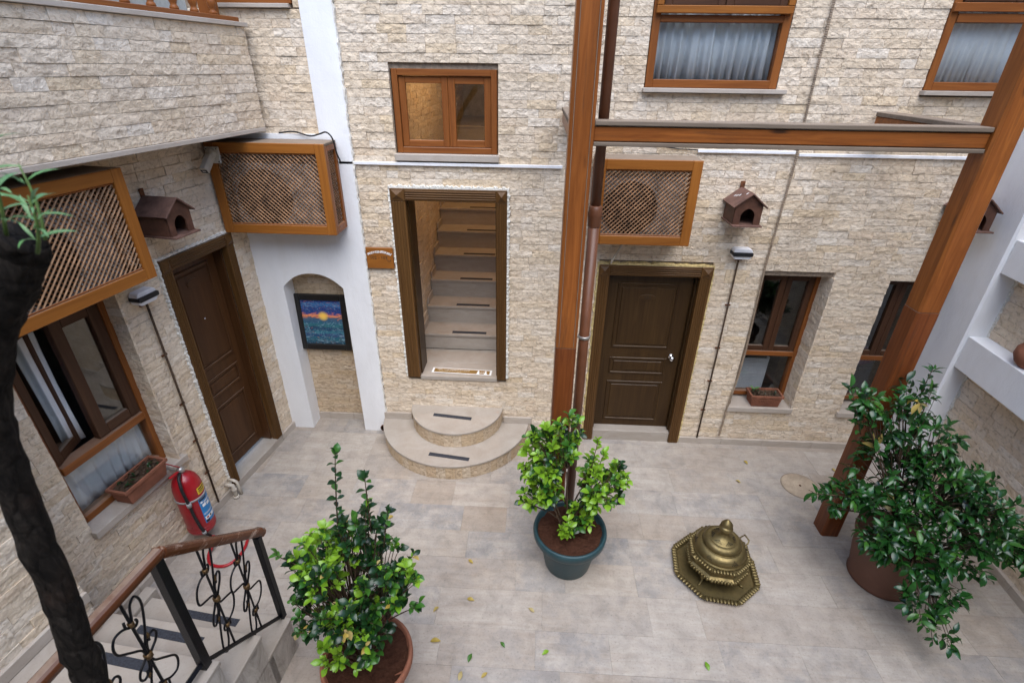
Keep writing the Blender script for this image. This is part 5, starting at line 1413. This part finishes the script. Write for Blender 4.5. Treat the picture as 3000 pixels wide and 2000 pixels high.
BR = [('lbright', .8), ('lmid', .2)]
DK = [('ldark', .75), ('lmid', .25)]
pot_plant('potted_shrub', 'bright lime green shrub in a dark teal plastic pot by the left timber post', (.385, -1.745, 0),
          [(.0, .0), (.195, .0), (.2, .012), (.255, .30), (.262, .33), (.30, .335), (.312, .36), (.316, .40), (.31, .425), (.296, .43), (.285, .42), (.278, .385), (.26, .375), (.02, .37)], 'teal', .277, .383, 'soil',
          [(.17, -1.72, 1.24, .21), (.29, -1.72, 1.45, .14), (.14, -1.78, .95, .16), (.60, -1.68, .84, .19), (.73, -1.66, .94, .12), (.47, -1.75, .62, .13), (.33, -1.86, .52, .09), (.04, -1.75, .74, .09), (.52, -1.64, 1.04, .09), (.10, -1.70, 1.08, .15), (.12, -1.70, 1.42, .09)],
          'oval', .070, [('lbright', .66), ('lmid', .28), ('ldark', .06)], 101, 900, shoots=[(.5, -1.66, .7, .56, -1.6, 1.25, BR), (.48, -1.68, .6, .62, -1.62, 1.15, BR)], twig_leaves=8)
pot_plant('potted_shrub', 'dark leaved shrub with lime green tips in a terracotta pot beside the stair railing', (-1.03, -2.90, 0),
          [(.0, .0), (.20, .0), (.205, .01), (.262, .33), (.268, .345), (.292, .35), (.302, .37), (.302, .415), (.295, .43), (.28, .428), (.272, .40), (.262, .385), (.02, .38)], 'terra', .27, .392, 'soil',
          [(-1.08, -2.85, 1.09, .30), (-1.26, -2.80, 1.38, .15, BR), (-.80, -2.85, 1.30, .15), (-.71, -2.9, 1.10, .12), (-1.33, -2.85, .83, .17), (-1.18, -3.03, .66, .10, BR), (-.95, -2.95, .84, .19), (-.89, -2.8, 1.58, .11), (-1.42, -2.8, 1.12, .10, DK),
           (-1.22, -2.88, 1.2, .14, BR), (-.68, -2.86, 1.22, .07, BR), (-1.1, -2.98, .95, .12, BR), (-1.05, -2.8, 1.45, .13), (-.98, -2.98, 1.0, .14)],
          'oval', .062, [('ldark', .62), ('lmid', .24), ('lbright', .12), ('lyellow', .02)], 202, 980,
          shoots=[(-1.10, -2.8, 1.45, -1.05, -2.74, 2.04, DK), (-.90, -2.8, 1.5, -.91, -2.74, 1.86, DK), (-.83, -2.82, 1.4, -.78, -2.8, 1.68, DK), (-1.3, -2.8, 1.1, -1.53, -2.78, 1.22, [('lmid', 1.0)]), (-1.2, -2.98, .8, -1.02, -3.08, .62, BR)], twig_leaves=7)
pot_plant('potted_shrub', 'large glossy green shrub spilling out of a brown pot beside the right post', (3.11, -1.745, 0),
          [(.0, .0), (.225, .0), (.245, .012), (.235, .03), (.275, .26), (.292, .44), (.30, .455), (.31, .46), (.31, .49), (.295, .495), (.285, .47), (.02, .44)], 'terrap', .286, .455, 'soil',
          [(2.55, -1.5, 1.68, .12), (2.92, -1.5, 1.76, .12), (2.82, -1.55, 1.56, .19), (3.12, -1.58, 1.42, .19), (2.57, -1.7, .90, .18), (2.85, -1.65, 1.14, .29), (3.18, -1.75, 1.06, .33), (2.86, -1.9, .88, .25), (3.42, -1.95, .95, .26),
           (3.62, -2.0, .82, .20), (3.78, -2.02, .70, .15), (3.02, -2.12, .68, .21), (3.28, -2.1, .76, .20), (2.88, -2.36, .50, .13), (3.0, -2.46, .34, .11), (2.75, -2.0, .76, .19), (3.45, -1.7, 1.05, .2), (3.1, -2.3, .52, .13)],
          'long', .092, [('ldeep', .78), ('ldark', .12), ('lmid', .095), ('lyellow', .005)], 303, 680, droop=.35,
          shoots=[(2.6, -1.55, 1.4, 2.42, -1.5, 1.80, [('ldeep', 1.0)]), (2.95, -1.52, 1.5, 3.0, -1.45, 1.95, [('ldeep', 1.0)]), (2.6, -1.72, .9, 2.30, -1.72, .92, [('ldeep', 1.0)]), (3.6, -2.0, .8, 3.95, -2.1, .66, [('ldeep', 1.0)])], twig_leaves=7)

# ------------------------------------------------------------------ tree trunk with young shoots
tr = thing('leaning_tree', 'dark bare tree trunk cut off at the top with a few green shoots', 'tree', (-1.62, -3.9, 0))
ctl = [(-1.66, 0, .085), (-1.70, .5, .07), (-1.68, 1.1, .06), (-1.60, 1.6, .052), (-1.522, 1.95, .047), (-1.464, 2.26, .045), (-1.407, 2.585, .042), (-1.368, 2.85, .040), (-1.326, 3.05, .037), (-1.269, 3.21, .035), (-1.178, 3.37, .036), (-1.085, 3.49, .041), (-1.035, 3.555, .044), (-1.015, 3.59, .043)]
rr = random.Random(77); P = []; Rr = []
for i in range(len(ctl) - 1):
    for k in range(6):
        t = k / 6; a, b = ctl[i], ctl[i + 1]
        P.append((a[0] + (b[0] - a[0]) * t + 1.62 + rr.uniform(-.004, .004), rr.uniform(-.005, .005), a[1] + (b[1] - a[1]) * t)); Rr.append((a[2] + (b[2] - a[2]) * t) * rr.uniform(.985, 1.02))
P.append((ctl[-1][0] + 1.62, 0, ctl[-1][1])); Rr.append(ctl[-1][2])
m = MB().tube(P, Rr, 20)
for i, v in enumerate(m.v):
    c = Vector(P[min(i // 20, len(P) - 1)]); d = Vector(v) - c
    k = 1 + .03 * math.sin(7 * v[2] + 3 * math.atan2(d.y, d.x)) + .04 * math.sin(23 * v[2] + 5 * math.atan2(d.y, d.x)) + rr.uniform(-.02, .02)
    m.v[i] = tuple(c + d * k)
trunk_o = m.build('trunk', 'bark', tr)
def shoot(base, tip, n, seed, L=.09):
    rr = random.Random(seed); a, c = Vector(base), Vector(tip)
    s = MB().tube([a + (c - a) * t + Vector((.01 * math.sin(3 * t), 0, 0)) for t in (0, .25, .5, .75, 1)], [.0038, .0034, .003, .0024, .0014], 6).build('shoot', 'gstem', tr)
    d = (c - a).normalized()
    for k in range(n):
        t = .25 + .75 * (k // 3) / max(1, (n // 3)); aa = (k % 3) * 2.09 + (k // 3) * .9
        side = Matrix.Rotation(aa, 3, d) @ d.orthogonal().normalized()
        put('leaf', leaf_mesh('lsage', 'lance'), s, mat=leaf_matrix(a + (c - a) * min(1, t), side * .8 + d * .45 - Vector((0, 0, .1)), L * rr.uniform(.7, 1.15), rr.uniform(-.5, .5), rr))
shoot((.592, -.02, 3.585), (.650, -.03, 3.83), 15, 1, .07); shoot((.655, -.03, 3.57), (.705, -.05, 3.685), 12, 2, .06); shoot((.58, -.04, 3.56), (.548, -.09, 3.69), 9, 3, .06); shoot((.63, .02, 3.58), (.60, .06, 3.72), 9, 4, .06)

# ------------------------------------------------------------------ small things
# security camera under the balcony
cc = thing('security_camera', 'small cream security camera on a square plate under the balcony', 'camera', LORG + Matrix.Rotation(LROT, 3, 'Z') @ Vector((-.40, -.335, 3.15)), 0); cc.location = (-2.785, -.37, 3.195)
B(cc, 'plate', 'beigep', -.075, .045, .0, .022, -.065, .07, .004)
MB().lathe([(.042, 0), (.044, .012), (.036, .022), (.0, .03)], 24).xf(T(-.02, 0, .015) @ Matrix.Rotation(R(90), 4, 'X')).build('joint', 'beigep', cc)
cb = MB().prism([(-.032, -.028), (-.022, -.036), (.022, -.036), (.032, -.028), (.034, .01), (.022, .034), (-.022, .034), (-.034, .01)], -.16, .0)
cb.xf(T(-.03, -.02, -.005) @ Matrix.Rotation(R(38), 4, 'X')); cb.build('housing', 'beigep', cc, .003)
lf = MB().prism([(-.026, -.024), (.026, -.024), (.027, .012), (-.027, .012)], -.163, -.1602); lf.xf(T(-.03, -.02, -.005) @ Matrix.Rotation(R(38), 4, 'X')); lf.build('lens_window', 'black', cc)
l2 = MB().prism([(-.014, -.012), (.014, -.012), (.014, .004), (-.014, .004)], -.1645, -.1632); l2.xf(T(-.03, -.02, -.005) @ Matrix.Rotation(R(38), 4, 'X')); l2.build('sensor', 'acgrey', cc)
for (x, z) in ((-.06, .055), (.03, .055), (.03, -.05)): MB().lathe([(.005, 0), (.005, .003)], 8).xf(T(x, .0, z) @ Matrix.Rotation(R(90), 4, 'X')).build('screw', 'black', cc)

# elbow pipes by the left door
ep = thing('drain_elbow', 'short cream drain elbows at the foot of the wall beside the left door', 'pipe', LORG + Matrix.Rotation(LROT, 3, 'Z') @ Vector((-1.20, 0, 0)), LROT)
MB().tube([(0, .0, .17), (.0, -.05, .175), (.01, -.075, .165), (.01, -.08, .12), (.01, -.08, -.01)], .019, 12).build('elbow', 'beigep', ep)
MB().tube([(.055, .0, .19), (.055, -.06, .19), (.06, -.085, .17), (.062, -.09, .1), (.064, -.095, -.01)], .015, 12).build('elbow', 'beigep', ep)
MB().lathe([(.019, .095), (.025, .096), (.025, .125), (.019, .126)], 14, (.01, -.08)).build('collar', 'beigep', ep); MB().lathe([(.02, .0), (.028, .0), (.028, .03), (.02, .032)], 14, (.01, -.08)).build('collar', 'beigep', ep)
# drain hole at the pilaster foot
do_ = thing('drain_outlet', 'small dark drain pipe mouth at the foot of the white pilaster', 'pipe', (-1.745, -.035, .045))
dh = MB().lathe([(.034, 0), (.042, 0), (.042, .06), (.034, .06), (.034, 0)], 24); dh.xf(Matrix.Rotation(R(-90), 4, 'X')); dh.build('sleeve', 'pipe', do_)
dh = MB().lathe([(.034, 0), (.034, .002)], 20); dh.xf(T(0, .0115, 0) @ Matrix.Rotation(R(-90), 4, 'X')); dh.build('bore_shade', 'dark', do_)  # near-black disc stands in for the shade inside the pipe
# round drain cover
dc = thing('drain_cover', 'round pitted stone drain cover set in the floor beside the right post', 'drain cover', (2.915, -.66, 0))
MB().lathe([(.183, .0012), (.181, .005), (.06, .006), (.05, .004), (.03, .0035), (.0, .0035)], 40, smooth=False).build('disc', 'stained', dc)
MB().lathe([(.0, .0036), (.012, .009), (.0, .014)], 10).build('knob', 'rust', dc)
dcm = M['drain'] = mat_slab('pitted_stone', (.50, .40, .29), (.22, .17, .12)); dc.children[0].data.materials[0] = dcm
MB().lathe([(.184, .0006), (.192, .0008), (.192, .0026), (.184, .0026)], 40, smooth=False).build('joint_ring', 'mortar', dc)
# clay jar on the lower right beam
jar = MB().lathe([(0, 0), (.06, 0), (.10, .04), (.125, .10), (.12, .16), (.09, .20), (.075, .215), (.09, .235), (.085, .238), (.06, .21)], 28).build('clay_jar', 'terra', None, loc=RORG + Matrix.Rotation(RROT, 3, 'Z') @ Vector((1.0, -.06, 1.735)))
tag(jar, 'round clay jar standing on the lower white beam by the right wall', 'jar')
# caulk patch and small stain pad at conduit foot
# fallen leaves
rr = random.Random(9)
FL = [(-.40, -2.18, 'lyellow', 'yellow leaf on the floor, nearest to the front of the teal pot shrub'), (-.16, -2.51, 'lmid', 'dark green leaf on the floor between the terracotta pot and the brazier'), (-.50, -1.79, 'lyellow', 'yellow leaf on the floor just below the curved steps'),
      (-.24, -2.74, 'lyellow', 'curled yellow leaf on the floor, farthest from the curved steps'), (-.37, -2.61, 'lmid', 'dark green leaf on the floor beside the terracotta pot of dark leaves'), (-.72, -2.30, 'lyellow', 'yellow leaf on the floor against the dark leaved shrub'),
      (-.62, -2.53, 'lyellow', 'yellow leaf on the floor touching the shade of the terracotta pot'), (1.38, -2.57, 'lbright', 'bright green leaf on the floor in front of the brass tray'), (.16, -2.59, 'lbright', 'bright green leaf on the floor in front of the teal pot'),
      (-.43, -2.74, 'lyellow', 'yellow leaf on the floor nearest to the rim of the terracotta pot'), (3.40, -.42, 'lyellow', 'yellow leaf on the floor behind the right timber post'), (2.45, -.30, 'lyellow', 'yellow leaf on the floor below the sill with the ribbed planter'),
      (2.25, -.62, 'lyellow', 'yellow leaf on the floor between the drain cover and the walnut door'), (3.86, -1.72, 'lyellow', 'yellow leaf on the floor at the skirting of the right wall'), (.05, -2.22, 'lyellow', 'yellow leaf on the floor beside the foot of the teal pot'), (-1.35, -1.38, 'lyellow', 'yellow leaf on the floor between the tall shoots and the curved steps')]
for i, (x, y, m_, lab) in enumerate(FL):
    a = rr.uniform(0, 6.28)
    o = put('fallen_leaf', leaf_mesh(m_, 'oval'), None, mat=leaf_matrix((x, y, .008), (math.cos(a), math.sin(a), .02), rr.uniform(.055, .085), rr.uniform(-.2, .2), rr, .8))
    tag(o, lab, 'leaf', 'leaves fallen on the floor')
